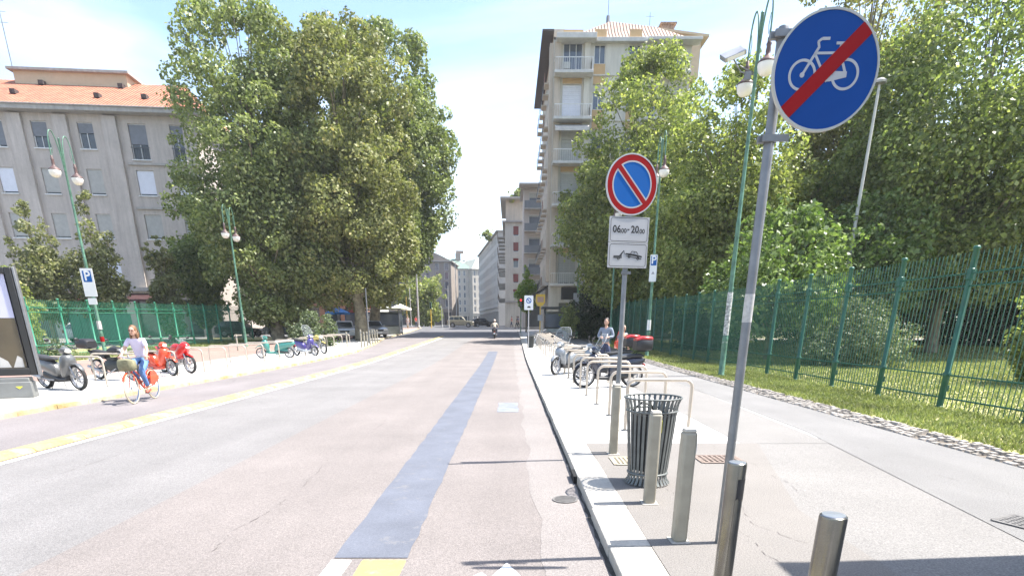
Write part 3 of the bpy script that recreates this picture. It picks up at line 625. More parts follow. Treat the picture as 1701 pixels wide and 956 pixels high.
# ---- grey apartment block on the left
th = R(5.7); B = thing('apartment_block', 'long grey plastered apartment block with red-orange tiled roof on the left', 'building', (-52.5, 55.3, 0.0), th)
W = 25.2; Z0 = 0.2; ZT = 18.6; mb = MB(); ops = []
colsx = [2.3, 5.6, 9.0, 12.5, 16.2, 20.4, 23.6]
spec = []
rows = [17.0, 13.5, 10.0, 6.6]
for ri, zc in enumerate(rows):
    for ci, x in enumerate(colsx):
        wd = 1.25 if ci < 5 else (1.45 if ci == 5 else 1.05); hh = 2.0 if (ri == 0 and ci < 5) or ri > 0 else 2.6
        if ci >= 5 and ri == 0: za, zb = zc - 1.7, zc + 1.0
        else: za, zb = zc - hh / 2, zc + hh / 2
        ops.append((x - wd / 2, x + wd / 2, za, zb)); spec.append((ri, ci))
facade(mb, W, 4.9, ZT, ops); 
gops = [(1.0 + 3.3 * i, 3.4 + 3.3 * i, Z0 + .1, 3.9) for i in range(7)]
facade(mb, W, Z0, 4.6, gops, .5)
D = 13.0
mb.quad((0, 0, Z0), (0, D, Z0), (0, D, ZT), (0, 0, ZT)); mb.quad((W, 0, Z0), (W, 0, ZT), (W, D, ZT), (W, D, Z0)); mb.quad((0, D, Z0), (W, D, Z0), (W, D, ZT), (0, D, ZT)); mb.quad((0, 0.5, ZT), (W, .5, ZT), (W, D, ZT), (0, D, ZT))
mb.build('wall', PL_GREY, B, smooth=0)
for (a, b_, c, d), (ri, ci) in zip(ops, spec):
    rg = random.Random(ri * 31 + ci * 7); pale = (ri == 1 and ci in (2, 6)) or rg.random() < .1
    sh = {0: .35 + .3 * rg.random()}.get(ri, .95) if not (ri == 0 and ci == 2) else .95
    window(B, a, b_, c, d, shut=sh, shutm=SHUTL if pale else (mat('shutter_slate', (.16, .17, .19), .6) if ri == 0 else mat('shutter_grey_warm', (.36, .35, .32), .6)), glass=GLASSD, mull=1 if ri == 0 else 0, rail=(ri == 0 and ci >= 5), small=True)
for x in (3.95, 7.3, 10.75, 14.35, 18.3):
    MB().box((x, -.15, 11.6), (1.15, .30, 13.7)).build('pilaster', PL_GREY, B, bevel=.01)
MB().box((W / 2, -.35, 4.75), (W + .5, .75, .34)).build('string_course', PL_TRIM, B, smooth=0)
MB().box((22.1, -.10, 14.95), (5.8, .18, .16)).build('string_course', PL_TRIM, B, smooth=0)
MB().box((22.1, -.10, 11.5), (5.8, .18, .16)).build('string_course', PL_TRIM, B, smooth=0)
c_ = MB(); c_.box((W / 2, D / 2 - .1, ZT + .17), (W + 1.7, D + 1.6, .32)); c_.box((W / 2, D / 2 - .1, ZT + .38), (W + 1.9, D + 1.8, .10)); c_.build('cornice', PL_TRIM, B, bevel=.02)
r_ = MB(); e = .9; zr = ZT + .44; r_._add([(-e, -e, zr), (W + e, -e, zr), (W + e, D + e, zr), (-e, D + e, zr), (5, D / 2, zr + 3.9), (W - 2.6, D / 2, zr + 3.9)], [(0, 1, 5, 4), (1, 2, 5), (2, 3, 4, 5), (3, 0, 4), (3, 2, 1, 0)])
rf = r_.build('roof', TILE, B, smooth=0)
for i, (x, t) in enumerate([(10.8, .8), (10.2, .35), (17.6, .78), (17.1, .3), (20.9, .32), (23.4, .3), (4, .3), (6.4, .7)]):
    MB().box((x, -e + t * (D / 2 + e), zr + 3.9 * t + .12), (.42, .6, .34)).build('roof_vent', BROWN, rf, smooth=0)
p = MB(); p.box((13.2, D / 2, zr + 3.6), (9.6, 2.6, 1.2)); p.build('roof_room', OCHREL, rf, smooth=0)
MB().box((13.2, D / 2, zr + 4.3), (10.3, 3.3, .2)).build('flat_roof', PL_TRIM, rf, smooth=0)
m_ = MB(); m_.cyl((9.3, D / 2, zr + 4.9), (9.3, D / 2, zr + 11), .045, .03, 6)
for k, zz in enumerate((8.2, 9.0, 9.8)): m_.cyl((8.8, D / 2, zr + zz), (9.8, D / 2, zr + zz), .02, n=5)
ae = m_.build('aerial', GALV, rf); ae.location.x = -1.6
for k, (a, b_, c, d) in enumerate(gops):
    q = MB().box(((a + b_) / 2, .42, (c + d) / 2), (b_ - a, .05, d - c)).build('shop_window', GLASSD, B, smooth=0)
    if k % 2: MB().prism([(0, 0), (-1.3, -.55), (-1.3, -.75), (0, -.1)], (a - .1, -.36, 4.4), (0, 1, 0), (0, 0, 1), (b_ - a + .2, 0, 0)).build('awning', mat('awning_dark_red', (0.045, 0.015, 0.015), .8), B, smooth=0)

# ---- reddish building behind the planes
def block(name, label, loc, rz, W, D, H, wallm, cols, rows, z0=4.2, ww=1.2, wh=1.8, shut=.5, shutm=None, roof=None, roofm=None, balc=None, ground=True, sidecols=0, sidebalc=False, group=None, frm=None, mull=0):
    B = thing(name, label, 'building', loc, rz, group); mb = MB(); sp = (H - z0) / rows
    ops = [(W * (i + .5) / cols - ww / 2, W * (i + .5) / cols + ww / 2, z0 + sp * j + (sp - wh) * .45, z0 + sp * j + (sp - wh) * .45 + wh) for i in range(cols) for j in range(rows)]
    facade(mb, W, z0, H, ops)
    gops = [(W * (i + .12) / cols, W * (i + .88) / cols, .05, 3.1) for i in range(cols)]
    facade(mb, W, 0, z0, gops if ground else [], .4)
    mb.quad((0, 0, 0), (0, D, 0), (0, D, H), (0, 0, H)); mb.quad((W, 0, 0), (W, 0, H), (W, D, H), (W, D, 0)); mb.quad((0, D, 0), (W, D, 0), (W, D, H), (0, D, H)); mb.quad((0, 0, H), (W, 0, H), (W, D, H), (0, D, H))
    mb.build('wall', wallm, B, smooth=0); rg = random.Random(int(W * 100))
    for o_ in ops:
        window(B, *o_, shut=shut if rg.random() < .6 else shut * .3, shutm=shutm, small=True, sill=False, mull=mull, framem=frm)
    if ground:
        for a, b_, c, d in gops: MB().box(((a + b_) / 2, .33, (c + d) / 2), (b_ - a, .05, d - c)).build('shop_window', GLASSD, B, smooth=0)
    MB().box((W / 2, -.12, z0 - .15), (W + .2, .3, .3)).build('string_course', PL_TRIM, B, smooth=0)
    MB().box((W / 2, D / 2, H + .12), (W + .9, D + .9, .22)).build('cornice', PL_TRIM, B, smooth=0)
    if roof:
        z = H + .24; e = .4; q = MB(); i = min(W, D) * .35
        q._add([(-e, -e, z), (W + e, -e, z), (W + e, D + e, z), (-e, D + e, z), (i, i, z + roof), (W - i, i, z + roof), (W - i, D - i, z + roof), (i, D - i, z + roof)], [(0, 1, 5, 4), (1, 2, 6, 5), (2, 3, 7, 6), (3, 0, 4, 7), (4, 5, 6, 7), (3, 2, 1, 0)])
        q.build('roof', roofm or TILEB, B, smooth=0)
    return B, sp
RBR = mat('reddish_plaster', (0.30, 0.17, 0.12), .9, var=.15); STONE = mat('travertine_stone', (0.37, 0.34, 0.29), .9, var=.14, scale=.6, detail=8)
DKST = mat('brown_grey_stone', (0.25, 0.215, 0.185), .9, var=.15, scale=.5, detail=8); PALE = mat('pale_pink_render', (0.43, 0.39, 0.35), .9, var=.06)
block('town_house', 'reddish brown town house mostly hidden behind the plane trees', (-31.5, 76, .8), R(2), 13, 10, 15.5, RBR, 5, 4, shutm=SHUT, roof=2.5, roofm=TILE)
block('town_house', 'pale town house seen under the plane crowns beside the reddish one', (-44.5, 79, .8), R(2), 12, 10, 15.0, PALE, 4, 4, roof=2.2)

# ---- tall cream building on the right
B = thing('tall_apartment_building', 'tall cream apartment building with ochre panels and balconies right of the street', 'building', (3.75, 60.0, .5))
H = 24.3; W = 12.0; sp = 3.4; slabs = [4.8 + sp * i for i in range(6)]; mb = MB(); ops = []
colA = (0.85, 2.5); 
for i, z in enumerate(slabs):
    ops.append((0.85, 2.55, z + .12, z + 2.85)); ops.append((3.55, 4.55, z + .95, z + 2.85)); ops.append((6.55, 7.6, z + .95, z + 2.85)); ops.append((8.2, 9.2, z + .12, z + 2.7)); ops.append((10.2, 11.3, z + .12, z + 2.7))
facade(mb, W, 4.8, H, ops, .3)
gops = [(1.0, 3.6, .1, 3.2), (4.3, 7.6, .1, 3.2), (8.2, 11.6, .1, 3.2)]
facade(mb, W, 0, 4.8, gops, .6)
# side wall facing the street (x=0 plane) with openings drawn in its own facade
T = Matrix.Rotation(R(-90), 4, 'Z'); mb.T = Matrix.Translation((0, 18, 0)) @ T
sops = [(x - .55, x + .55, z + .2, z + 2.6) for x in (1.8, 4.6, 7.4, 10.2, 13.0, 15.8) for z in slabs]
facade(mb, 18, 0, H, sops, .3); mb.T = None
mb.quad((W, 0, 0), (W, 0, H), (W, 18, H), (W, 18, 0)); mb.quad((0, 18, 0), (W, 18, 0), (W, 18, H), (0, 18, H)); mb.quad((0, 0, H), (W, 0, H), (W, 18, H), (0, 18, H))
mb.build('wall', CREAM, B, smooth=0)
for k, (a, b_, c, d) in enumerate(ops):
    i, j = divmod(k, 5)
    if j == 0:
        sh, sm = {5: (.12, SHUT), 4: (.97, SHUTL), 3: (.95, SHUT), 2: (.6, SHUT)}.get(i, (.97, SHUT)); window(B, a, b_, c, d, y=.2, shut=sh, shutm=sm, mull=2, sill=False)
        MB().box(((a + b_) / 2, -.012, d + .28), (b_ - a, .03, .5)).build('ochre_panel', OCHRE, B, smooth=0)
    elif j in (1, 2):
        window(B, a, b_, c, d, y=.2, shut=.28, shutm=CREAM, mull=1, sill=False)
        MB().box(((a + b_) / 2, -.012, d + .29), (b_ - a, .03, .54)).build('ochre_panel', OCHRE, B, smooth=0); MB().box(((a + b_) / 2, -.012, c - .44), (b_ - a, .03, .84)).build('ochre_panel', OCHRE, B, smooth=0)
    else: window(B, a, b_, c, d, y=.2, shut=.1 if i == 5 else .6, mull=1, sill=False, shutm=SHUT)
for (a, b_, c, d) in sops:
    yc = 18 - (a + b_) / 2
    q = MB(); q.box((.2, yc, (c + d) / 2), (.05, b_ - a, d - c)); q.build('shuttered_opening', SHUT, B, smooth=0)
for i, z in enumerate(slabs):      # front bay balconies
    s = MB(); s.box((1.72, -.62, z), (3.35, 1.25, .22)); bal = s.build('balcony', WFRAME if False else mat('balcony_slab_pale', (0.50, 0.49, 0.46), .8), B, bevel=.015)
    r = MB(); r.box((1.72, -1.2, z + 1.0), (3.2, .05, .05)); r.box((3.30, -.62, z + 1.0), (.05, 1.15, .05)); r.box((.12, -.62, z + 1.0), (.05, 1.15, .05))
    for kx in range(17): r.box((.15 + kx * .196, -1.2, z + .56), (.02, .02, .86))
    r.build('railing', WFRAME, bal, smooth=0)
    if i in (5, ): MB().box((1.1, -1.0, z + .42), (.55, .4, .5)).build('air_conditioner', SHUT, bal, bevel=.02)
    g2 = MB(); g2.box((3.36, -.5, z + .6), (.05, .95, 1.1)); g2.build('side_screen', WFRAME, bal, smooth=0)
    s = MB(); s.box((9.9, -.55, z), (3.9, 1.1, .2)); bal = s.build('balcony', MATS['balcony_slab_pale'], B, bevel=.015)
    r = MB(); r.box((9.9, -1.05, z + 1.0), (3.8, .05, .05))
    for kx in range(20): r.box((8.05 + kx * .195, -1.05, z + .55), (.02, .02, .88))
    r.build('railing', WFRAME, bal, smooth=0)
    MB().box((5.6, -.06, z + .1), (4.2, .1, .1)).build('string_course', CREAM, B, smooth=0)
aw = MB().prism([(0, 0), (-1.3, -.55), (-1.3, -.85), (-1.25, -.85), (-1.25, -.58), (0, -.1)], (.2, 0, slabs[4] - .15), (0, 1, 0), (0, 0, 1), (3.0, 0, 0)).build('awning', mat('awning_pale', (0.5, .48, .45), .8), B, smooth=0)
for x, ww_, m__ in ((.36, .55, CREAMS), (2.95, .5, CREAM), (7.95, .4, CREAM)):
    MB().box((x, -.14, (4.8 + H) / 2), (ww_, .26, H - 4.8 - .02)).build('pilaster', m__, B, bevel=.01)
# street side: sandy fin, tiny balconies and the deep brown eave
MB().box((-.16, .45, (5.1 + H) / 2), (.3, .9, H - 5.2)).build('pilaster', CREAMS, B, bevel=.01)
for z in slabs:
    for yy in (2.3, 5.0, 7.8, 10.6, 13.4, 16.2):
        s = MB(); s.box((-.38, yy, z + .06), (.55, 1.3, .12)); bal = s.build('balcony', CREAMS, B, smooth=0)
        r = MB(); r.box((-.64, yy, z + .85), (.04, 1.3, .05)); r.box((-.64, yy, z + .30), (.03, 1.3, .32))
        for kx in range(6): r.box((-.64, yy - .6 + kx * .24, z + .5), (.02, .02, .8))
        r.build('railing', DARK if yy > 3 else mat('railing_rusty', (.2, .1, .07), .8), bal, smooth=0)
MB().box((-.5, 9, H + .75), (1.0, 18.6, .14)).build('eave', BROWN, B, smooth=0)
mb = MB(); mb.box((.45, 9.0, H + .55), (.9, 18.0, .75)); mb.build('parapet', CREAMS, B, smooth=0)
mb = MB(); mb.box((1.9, -.45, H + .1), (3.4, 1.3, .4)); mb.box((6.3, -.2, H + .06), (5.2, .5, .3)); mb.box((10.3, -.5, H - .1), (4.6, 1.2, .22)); mb.build('cornice', MATS['balcony_slab_pale'], B, bevel=.02)
r_ = MB(); r_._add([(1.0, .2, H + .3), (12.4, .2, H + .25), (12.4, 9, H + .25), (1.0, 9, H + .3), (5.2, 3.0, H + 2.7), (9.4, 3.0, H + 2.3)], [(0, 1, 5, 4), (1, 2, 5), (2, 3, 4, 5), (3, 0, 4), (3, 2, 1, 0)])
rf = r_.build('roof', TILEB, B, smooth=0)
for x, y_, z_ in ((4.8, 1.6, .95), (7.4, 1.7, .95), (9.6, 1.6, .85)): MB().box((x, y_, H + z_), (.35, .6, .3)).build('roof_vent', BROWN, rf, smooth=0)
p = MB(); p.box((12.4, 9.9, H + 1.5), (4.8, 5.0, 3.0)); p.build('penthouse', OCHREL, B, smooth=0)
p = MB(); p._add([(8.0, 6.9, H + 3.9), (15.4, 6.9, H + 3.1), (15.4, 13, H + 3.1), (8.0, 13, H + 3.9), (8.0, 6.9, H + 4.1), (15.4, 6.9, H + 3.3), (15.4, 13, H + 3.3), (8.0, 13, H + 4.1)], [(3, 2, 1, 0), (4, 5, 6, 7), (0, 1, 5, 4), (1, 2, 6, 5), (2, 3, 7, 6), (3, 0, 4, 7)]); p.build('penthouse_roof', OCHREL, B, smooth=0)
p = MB(); p.box((12.0, 7.38, H + 2.4), (.8, .05, .8)); p.build('penthouse_window', BROWN, B, smooth=0)
p = MB(); p.box((11.6, 8.4, H + 4.1), (1.2, 1.0, .8)); p.box((11.6, 8.4, H + 4.55), (1.6, 1.4, .12)); p.build('chimney', TILEB, B, smooth=0)
p = MB(); p.cyl((5.2, 4.2, H + 2.2), (5.2, 4.2, H + 3.6), .22, .16, 8); p.cyl((5.2, 4.2, H + 3.6), (5.2, 4.2, H + 6.5), .03, n=5); p.cyl((9.2, 5, H + 2), (9.2, 5, H + 4.2), .025, n=5); p.cyl((8.8, 5, H + 3.9), (9.6, 5, H + 3.9), .02, n=5); p.build('aerial', GALV, B)
for k, (a, b_, c, d) in enumerate(gops): MB().box(((a + b_) / 2, .5, (c + d) / 2), (b_ - a, .05, d - c)).build('shop_shutter', mat('shop_shutter_greenish', (.17, .18, .14), .7), B, smooth=0)
MB().box((6.6, -.12, 4.05), (10.8, .26, 1.1)).build('shop_fascia', SIGNK, B, smooth=0)
MB().box((6.8, -.25, 3.38), (10.6, .36, .18)).build('ledge', MATS['balcony_slab_pale'], B, bevel=.01)
MB().prism([(0, 0), (-1.9, -1.1), (-1.9, -1.3), (0, -.15)], (-.0, 1.2, 4.9), (1, 0, 0), (0, 0, 1), (0, 5.0, 0)).build('awning', SIGNK, B, smooth=0)

# ---- next buildings along the right-hand side as the street bends left
B2, sp2 = block('balcony_building', 'building with dark grey balcony fronts just beyond the tall cream one', (1.9, 92, 1.3), R(0), 16, 8, 18.6, PALE, 5, 5, ww=1.7, wh=2.3, shut=.3)
for j in range(5):
    z = 4.2 + sp2 * j + .3; s = MB(); s.box((1.9, -.7, z), (3.6, 1.4, .16)); bal = s.build('balcony', PL_TRIM, B2, smooth=0)
    MB().box((1.9, -1.38, z + .5), (3.6, .05, .95)).build('balcony_front', mat('dark_grey_panel', (.12, .13, .14), .6), bal, smooth=0)
MB().box((1.2, -1.0, 18.9), (3.8, 2.6, .2)).build('eave', PL_TRIM, B2, smooth=0)
B3, sp3 = block('plain_building', 'plain beige building with a few dark red shutters, ending in a set-back top floor', (-.9, 104, 1.35), R(0), 3.6, 22, 16.2, CREAM, 1, 5, ww=.9, wh=1.5, shut=.9, shutm=mat('shutter_dark_red', (.20, .05, .045), .7), ground=False)
for j in range(5):
    for yy in (2.5, 7.5, 12.5, 17.5):
        z = 4.6 + sp3 * j; s = MB(); s.box((-.65, yy, z), (1.3, 2.6, .14)); bal = s.build('balcony', PL_TRIM, B3, smooth=0)
        MB().box((-1.27, yy, z + .5), (.05, 2.6, .8)).build('balcony_front', mat('balcony_front_brown', (.16, .12, .10), .7), bal, smooth=0)
MB().box((2.4, 12, 18.2), (4.6, 18, 3.6)).build('top_floor', CREAMS, B3, smooth=0)
MB().box((2.0, 11, 20.1), (5.6, 19.5, .2)).build('top_roof', PL_TRIM, B3, smooth=0)
block('office_building', 'long pale panelled building along the bend of the far street', (-9.3, 182, 1.5), R(-82), 48, 7, 19.0, mat('office_render', (.42, .39, .35), .8, var=.08), 16, 6, ww=1.3, wh=1.5, shut=.5)
tree('roof_garden', 'tiny green roof garden on top of the set-back floor', 1.2, 107, 1.5, 0, [(0, 1.0), (1, .9)], 1500, .3, L_LIME, 61, 12, .4, .03, cat='plant', sq=(1.8, 1)).location.z = 21.6
tree('roof_garden', 'tiny green terrace plants on top of the long panelled building', -5.0, 146, 1.8, 0, [(0, 1.0), (1, .9)], 1500, .35, L_LIME, 62, 12, .4, .03, cat='plant', sq=(2.6, 1)).location.z = 20.6
BW, _ = block('stone_palace', 'stone building with a green copper roof closing the far end of the street', (-29.0, 215, 1.6), R(6), 15.5, 16, 18.5, STONE, 9, 6, ww=.8, wh=1.7, shut=.0, roof=3.6, roofm=mat('copper_green_roof', (.14, .205, .165), .7, var=.1))
MB().box((11.0, 5, 22.9), (1.8, 1.8, 2.4)).build('roof_tower', DKST, BW, smooth=0); MB().box((11.6, 5.4, 24.5), (2.6, 2.0, .8)).build('roof_tank', TILEB, BW, smooth=0)
block('stone_palace', 'sunlit narrow end wall beside the green-roofed stone building', (-13.2, 214, 1.6), R(30), 9, 14, 18.3, STONE, 5, 6, ww=.7, wh=1.7, shut=0, roof=3.5, roofm=mat('pale_copper_roof', (.30, .32, .28), .7))
BL, _ = block('gabled_building', 'brown-grey building with a rounded gable top behind the far street tree', (-30.5, 152, 1.6), R(-3), 16.0, 12, 14.6, DKST, 7, 5, ww=1.0, wh=1.7, shut=0)
gp_ = MB(); gp_.prism([(16 * i / 14, 2.6 * math.sin(math.pi * i / 14)) for i in range(15)], (0, .2, 14.85), (1, 0, 0), (0, 0, 1), (0, .8, 0)); gp_.build('gable', DKST, BL, smooth=0)
block('corner_building', 'dim brown corner building at the far left behind the bus shelter', (-52, 118, 1.5), R(3), 24, 12, 15, DKST, 8, 4, ww=1.2, wh=1.7, shut=.4, roof=2)
block('closing_building', 'distant beige building filling the gap at the end of the street', (-14, 240, 1.6), R(-5), 40, 12, 16, PALE, 12, 5, ww=1.0, wh=1.6, shut=0)
block('filler_building', 'cream rear block standing behind the trees to the right of the tall building', (17.5, 84, 1.0), R(0), 30, 12, 17, CREAMS, 9, 5, ww=1.2, wh=1.8, shut=.5)
# ------------------------------------------------------------------ fences
ORD = 'first second third fourth fifth sixth seventh eighth ninth tenth eleventh twelfth thirteenth fourteenth fifteenth sixteenth seventeenth eighteenth nineteenth twentieth'.split()
def fence(name, label, p0, step, n, H, m):
    d = Vector(step); L = d.length; u = d / L; root = thing(name, label, 'fence', (p0[0], p0[1], rise(p0[1])), math.atan2(d.y, d.x))
    P = MB(); P.lathe([(.075, 0), (.075, .04), (.058, .05), (.058, .62), (.072, .64), (.072, .70), (.05, .72), (.05, H * .80), (.07, H * .805), (.07, H * .865), (.05, H * .87), (.05, H - .07), (.062, H - .06), (.062, H - .03), (.045, H - .005), (.001, H)], n=12)
    P.box((0, -.062, H * .83), (.10, .03, .2)); P.box((0, -.062, .4), (.10, .03, .12))
    post0 = P.build('post', m, root, smooth=50)
    Q = MB()
    for z in (H * .84, H * .765, .66, .22): Q.cyl((.05, 0, z), (L - .05, 0, z), .017, n=6)
    k = 17
    for i in range(k):
        x = .06 + (L - .12) * (i + .5) / k; Q.cyl((x, .022, .06), (x, .022, H * .965), .0088, n=5)
    pan0 = Q.build('bar_panel', m, root, smooth=50)
    rz0 = rise(p0[1])
    for i in range(n):
        x, y = p0[0] + d.x * i, p0[1] + d.y * i; dz = rise(y) - rz0
        if i: o = post0.copy(); col.objects.link(o); o.parent = root
        else: o = post0
        o.location = (L * i, 0, dz)
        if i < n - 1:
            if i: q = pan0.copy(); col.objects.link(q); q.parent = root
            else: q = pan0
            q.location = (L * i, 0, dz); q.rotation_euler = (0, -math.atan2(rise(y + d.y) - rise(y), L), 0)
    return root
fence('park_fence', 'tall dark green bar fence along the right-hand park', (8.75, 5.55, 0), (0, 2.07, 0), 26, 3.02, GREEN)
fence('park_fence', 'green bar fence behind the parked bikes on the left', (-21.75, 17.0, 0), (-.075, 2.15, 0), 18, 2.80, GREENL)
b = MB()
for i in range(18): b.box((-.0 + .25 * i, .0 + (.025 if i % 2 else 0), 1.05), (.25, .04, 2.1))
t = b.build('green_hoarding', mat('hoarding_green', (.015, .12, .075), .5), smooth=0, loc=(-32.0, 44, rise(44)))
tag(t, 'solid green corrugated hoarding seen through the left fence', 'hoarding')

# ------------------------------------------------------------------ bollards, bin, racks
STK = mat('yellow_sticker', (.62, .60, .05), .5, var=.2, scale=30)
def sq_bollard(label, x, y, H, rz, sticker=True, white=False):
    r = thing('square_bollard', label, 'bollard', on(x, y), rz, 'beige square bollards')
    b = MB(); b.box((0, 0, H / 2 - .012), (.105, .105, H - .024)); b.build('post', BEIGE, r, bevel=.022, seg=3)
    b = MB(); b.box((0, 0, H - .012), (.092, .092, .024), tap=.82); b.build('cap', mat('bollard_cap', (.46, .43, .37), .5), r, bevel=.006)
    b = MB(); b.box((0, 0, .004), (.15, .15, .008)); b.build('base_collar', KERB, r, bevel=.004)
    if sticker: MB().box((.054, -.015, H - .14), (.003, .05, .11)).build('sticker', STK, r, smooth=0)
    if white: MB().box((.054, 0, H - .13), (.003, .07, .10)).build('sticker', WHITEP, r, smooth=0)
    return r
sq_bollard('beige square bollard in front of the slatted bin, nearest the stainless posts', 1.32, 4.19, .885, R(2), False, True)
sq_bollard('beige square bollard with yellow sticker standing against the slatted bin', 1.32, 5.2, .87, R(-2))
sq_bollard('beige square bollard carrying the no-parking sign pole', 1.35, 7.39, .90, R(1))
SB = mat('bollard_band_dark', (.02, .02, .022), .6, var=.4, scale=40)
def round_bollard(label, x, y, stain):
    r = thing('steel_bollard', label, 'bollard', on(x, y), 0, 'round stainless steel bollards'); H = .905
    b = MB(); b.lathe([(.0505, 0), (.0505, H - .012), (.049, H - .004), (.044, H)], n=32); b.build('tube', STEEL, r, smooth=40)
    b = MB(); b.lathe([(.0435, H - .001), (.042, H + .002), (.001, H + .003)], n=32); b.build('cap', mat('steel_cap', (.5, .52, .55), .35, .9), r, smooth=40)
    if stain:
        q = MB(); vs = []
        for i in range(9):
            a = R(-95 + i * 12)
            for z in (H - .20 + .012 * math.sin(i * 2.1), H - .085 + .008 * math.sin(i * 3)): vs.append((.0512 * math.cos(a), .0512 * math.sin(a), z))
        q._add(vs, [(2 * i, 2 * i + 2, 2 * i + 3, 2 * i + 1) for i in range(8)]); q.build('tape_remains', SB, r)
round_bollard('stainless steel bollard with black tape remains, left of the two in the foreground', 1.22, 3.0, True)
round_bollard('clean stainless steel bollard, right of the two in the foreground', 1.254, 2.1, False)

r = thing('litter_bin', 'grey slatted metal litter bin with flared rim among the bollards', 'bin', on(1.46, 5.93))
b = MB(); prof = [(.235, .02), (.205, .06), (.195, .12), (.205, .17), (.215, .3), (.235, .55), (.25, .76), (.262, .84), (.285, .90)]
for k in range(30):
    a = 2 * math.pi * k / 30; ca, sa = math.cos(a), math.sin(a)
    def P(rr, z, s_): return (rr * ca - s_ * sa, rr * sa + s_ * ca, z)
    vs = []; 
    for rr, z in prof: vs += [P(rr + .003, z, -.0135), P(rr + .003, z, .0135), P(rr - .003, z, .0135), P(rr - .003, z, -.0135)]
    fs = [(i * 4 + j, i * 4 + (j + 1) % 4, i * 4 + 4 + (j + 1) % 4, i * 4 + 4 + j) for i in range(len(prof) - 1) for j in range(4)]
    b._add(vs, fs)
b.build('slats', BINM, r, smooth=30)
for z, rr, th_ in ((.125, .203, .013), (.775, .257, .010), (.905, .287, .009)):
    q = MB(); q.tube([(rr * math.cos(2 * math.pi * i / 40), rr * math.sin(2 * math.pi * i / 40), z) for i in range(40)], th_, 8, closed=True); q.build('hoop', BINM, r, smooth=60)
q = MB(); q.lathe([(.001, .16), (.17, .16), (.205, .66), (.21, .74), (.202, .74), (.19, .60), (.16, .18)], n=28); q.build('liner', mat('bin_liner', (.03, .03, .03), .7), r, smooth=60)
q = MB(); q.tube([(-.2, .02, .76), (-.12, -.05, .86), (-.02, -.03, .83), (.02, .05, .78)], .012, 6); q.build('lid_chain', DARK, r)

def rack(label, x, y, group, w_=1.02, H=.79):
    r = thing('bike_rack', label, 'bike rack', on(x, y), 0, group); rr = .13; p = [(0, 0, 0), (0, 0, H - rr)]
    for i in range(1, 7): a = math.pi / 2 * i / 6; p.append((rr * (1 - math.cos(a)), 0, H - rr + rr * math.sin(a)))
    for i in range(1, 7): a = math.pi / 2 * i / 6; p.append((w_ - rr + rr * math.sin(a), 0, H - rr + rr * math.cos(a)))
    p += [(w_, 0, 0)]
    MB().tube(p, .027, 12).build('hoop', RACKM, r, smooth=60)
    for xx in (0, w_): MB().lathe([(.06, 0), (.06, .006), (.03, .008)], (xx, 0, 0), 12).build('foot_plate', GALV, r)
    return r
base = rack('first bike rack hoop of the right-hand row, just behind the slatted bin', 1.85, 9.2, 'bike rack hoops on the right pavement')
y = 9.2 + 1.6; k = 1
while y < 46:
    dup(base, on(1.85 + random.uniform(-.02, .02), y), R(random.uniform(-1, 1)), (ORD[k] if k < 20 else 'farthest but %s' % ['three', 'two', 'one', 'none'][min(3, k - 20)]) + ' bike rack hoop of the right-hand row counted from the slatted bin'); y += 1.6; k += 1
baseL = rack('first bike rack hoop of the left-hand row, beside the cyclist', -12.75, 16.2, 'bike rack hoops on the left pavement', 1.55)
y = 16.2 + 1.75; k = 1
while y < 41:
    dup(baseL, on(-12.75 + .012 * (y - 16) ** 1.15 * .5, y), 0, ORD[k] + ' bike rack hoop of the left-hand row counted from the cyclist'); y += 1.75; k += 1

def slim_bollard(label, x, y, H, name='kerb_bollard', group='row of pale kerb bollards on the left', rr=.05):
    r = thing(name, label, 'bollard', on(x, y), 0, group)
    MB().lathe([(rr, 0), (rr, H - .03), (rr * .9, H - .01), (rr * .55, H)], n=12, caps=True).build('post', BEIGE, r); MB().lathe([(rr * 1.12, H * .8), (rr * 1.12, H * .86)], n=12).build('band', GALV, r)
for i in range(7):
    slim_bollard('%s kerb bollard of the short row near the thick leaning trunk' % ORD[i], -9.75 - .10 * i, 39.0 + 1.25 * i, 1.15 if i == 0 else .95)
slim_bollard('single pale bollard beside the end of the left fence', -16.5, 36, .95, group=None) 
slim_bollard('single pale bollard in front of the grey-green bush', -11.1, 40.5, .95, group=None)

# drain covers, grates
def grate(name, label, x, y, a, b_, rz, m, off, rnd=False):
    r = thing(name, label, 'drain cover', (x, y, off), rz); q = MB()
    if rnd:
        q.lathe([(a * .99, .0), (a, .006), (a * .88, .006), (a * .88, .0)], n=32); q.build('frame', m, r); q = MB(); q.lathe([(a * .86, .003), (.001, .003)], n=24)
        for i in range(-3, 4): q.box((0, i * a * .23, .005), (2 * math.sqrt(max(.01, 1 - (i * .23) ** 2)) * a * .8, a * .08, .004))
        q.build('lid', m, r, smooth=0)
    else:
        for c, d in (((-a / 2, 0, .004), (.03, b_, .008)), ((a / 2, 0, .004), (.03, b_, .008)), ((0, -b_ / 2, .004), (a - .03, .03, .008)), ((0, b_ / 2, .004), (a - .03, .03, .008))): q.box(c, d)
        q.build('frame', m, r, smooth=0); q = MB(); n = 8
        for i in range(n): q.box((-a / 2 + a * (i + .5) / n, 0, .003), (a / n * .45, b_ - .03, .007))
        for i in range(6): q.box((0, -b_ / 2 + b_ * (i + .5) / 6, .0025), (a - .03, b_ / 6 * .35, .006))
        q.build('grille', m, r, smooth=0)
    return r
RUST = mat('rusty_iron', (.19, .145, .12), .85, var=.3, scale=12); IRON = mat('cast_iron', (.13, .125, .12), .8, var=.3, scale=9); IRONL = mat('pale_iron', (.34, .30, .22), .8, var=.25, scale=9)
grate('drain_cover', 'reddish rusty square grate in the pavement right of the bin', 2.62, 7.05, .52, .42, 0, RUST, .004)
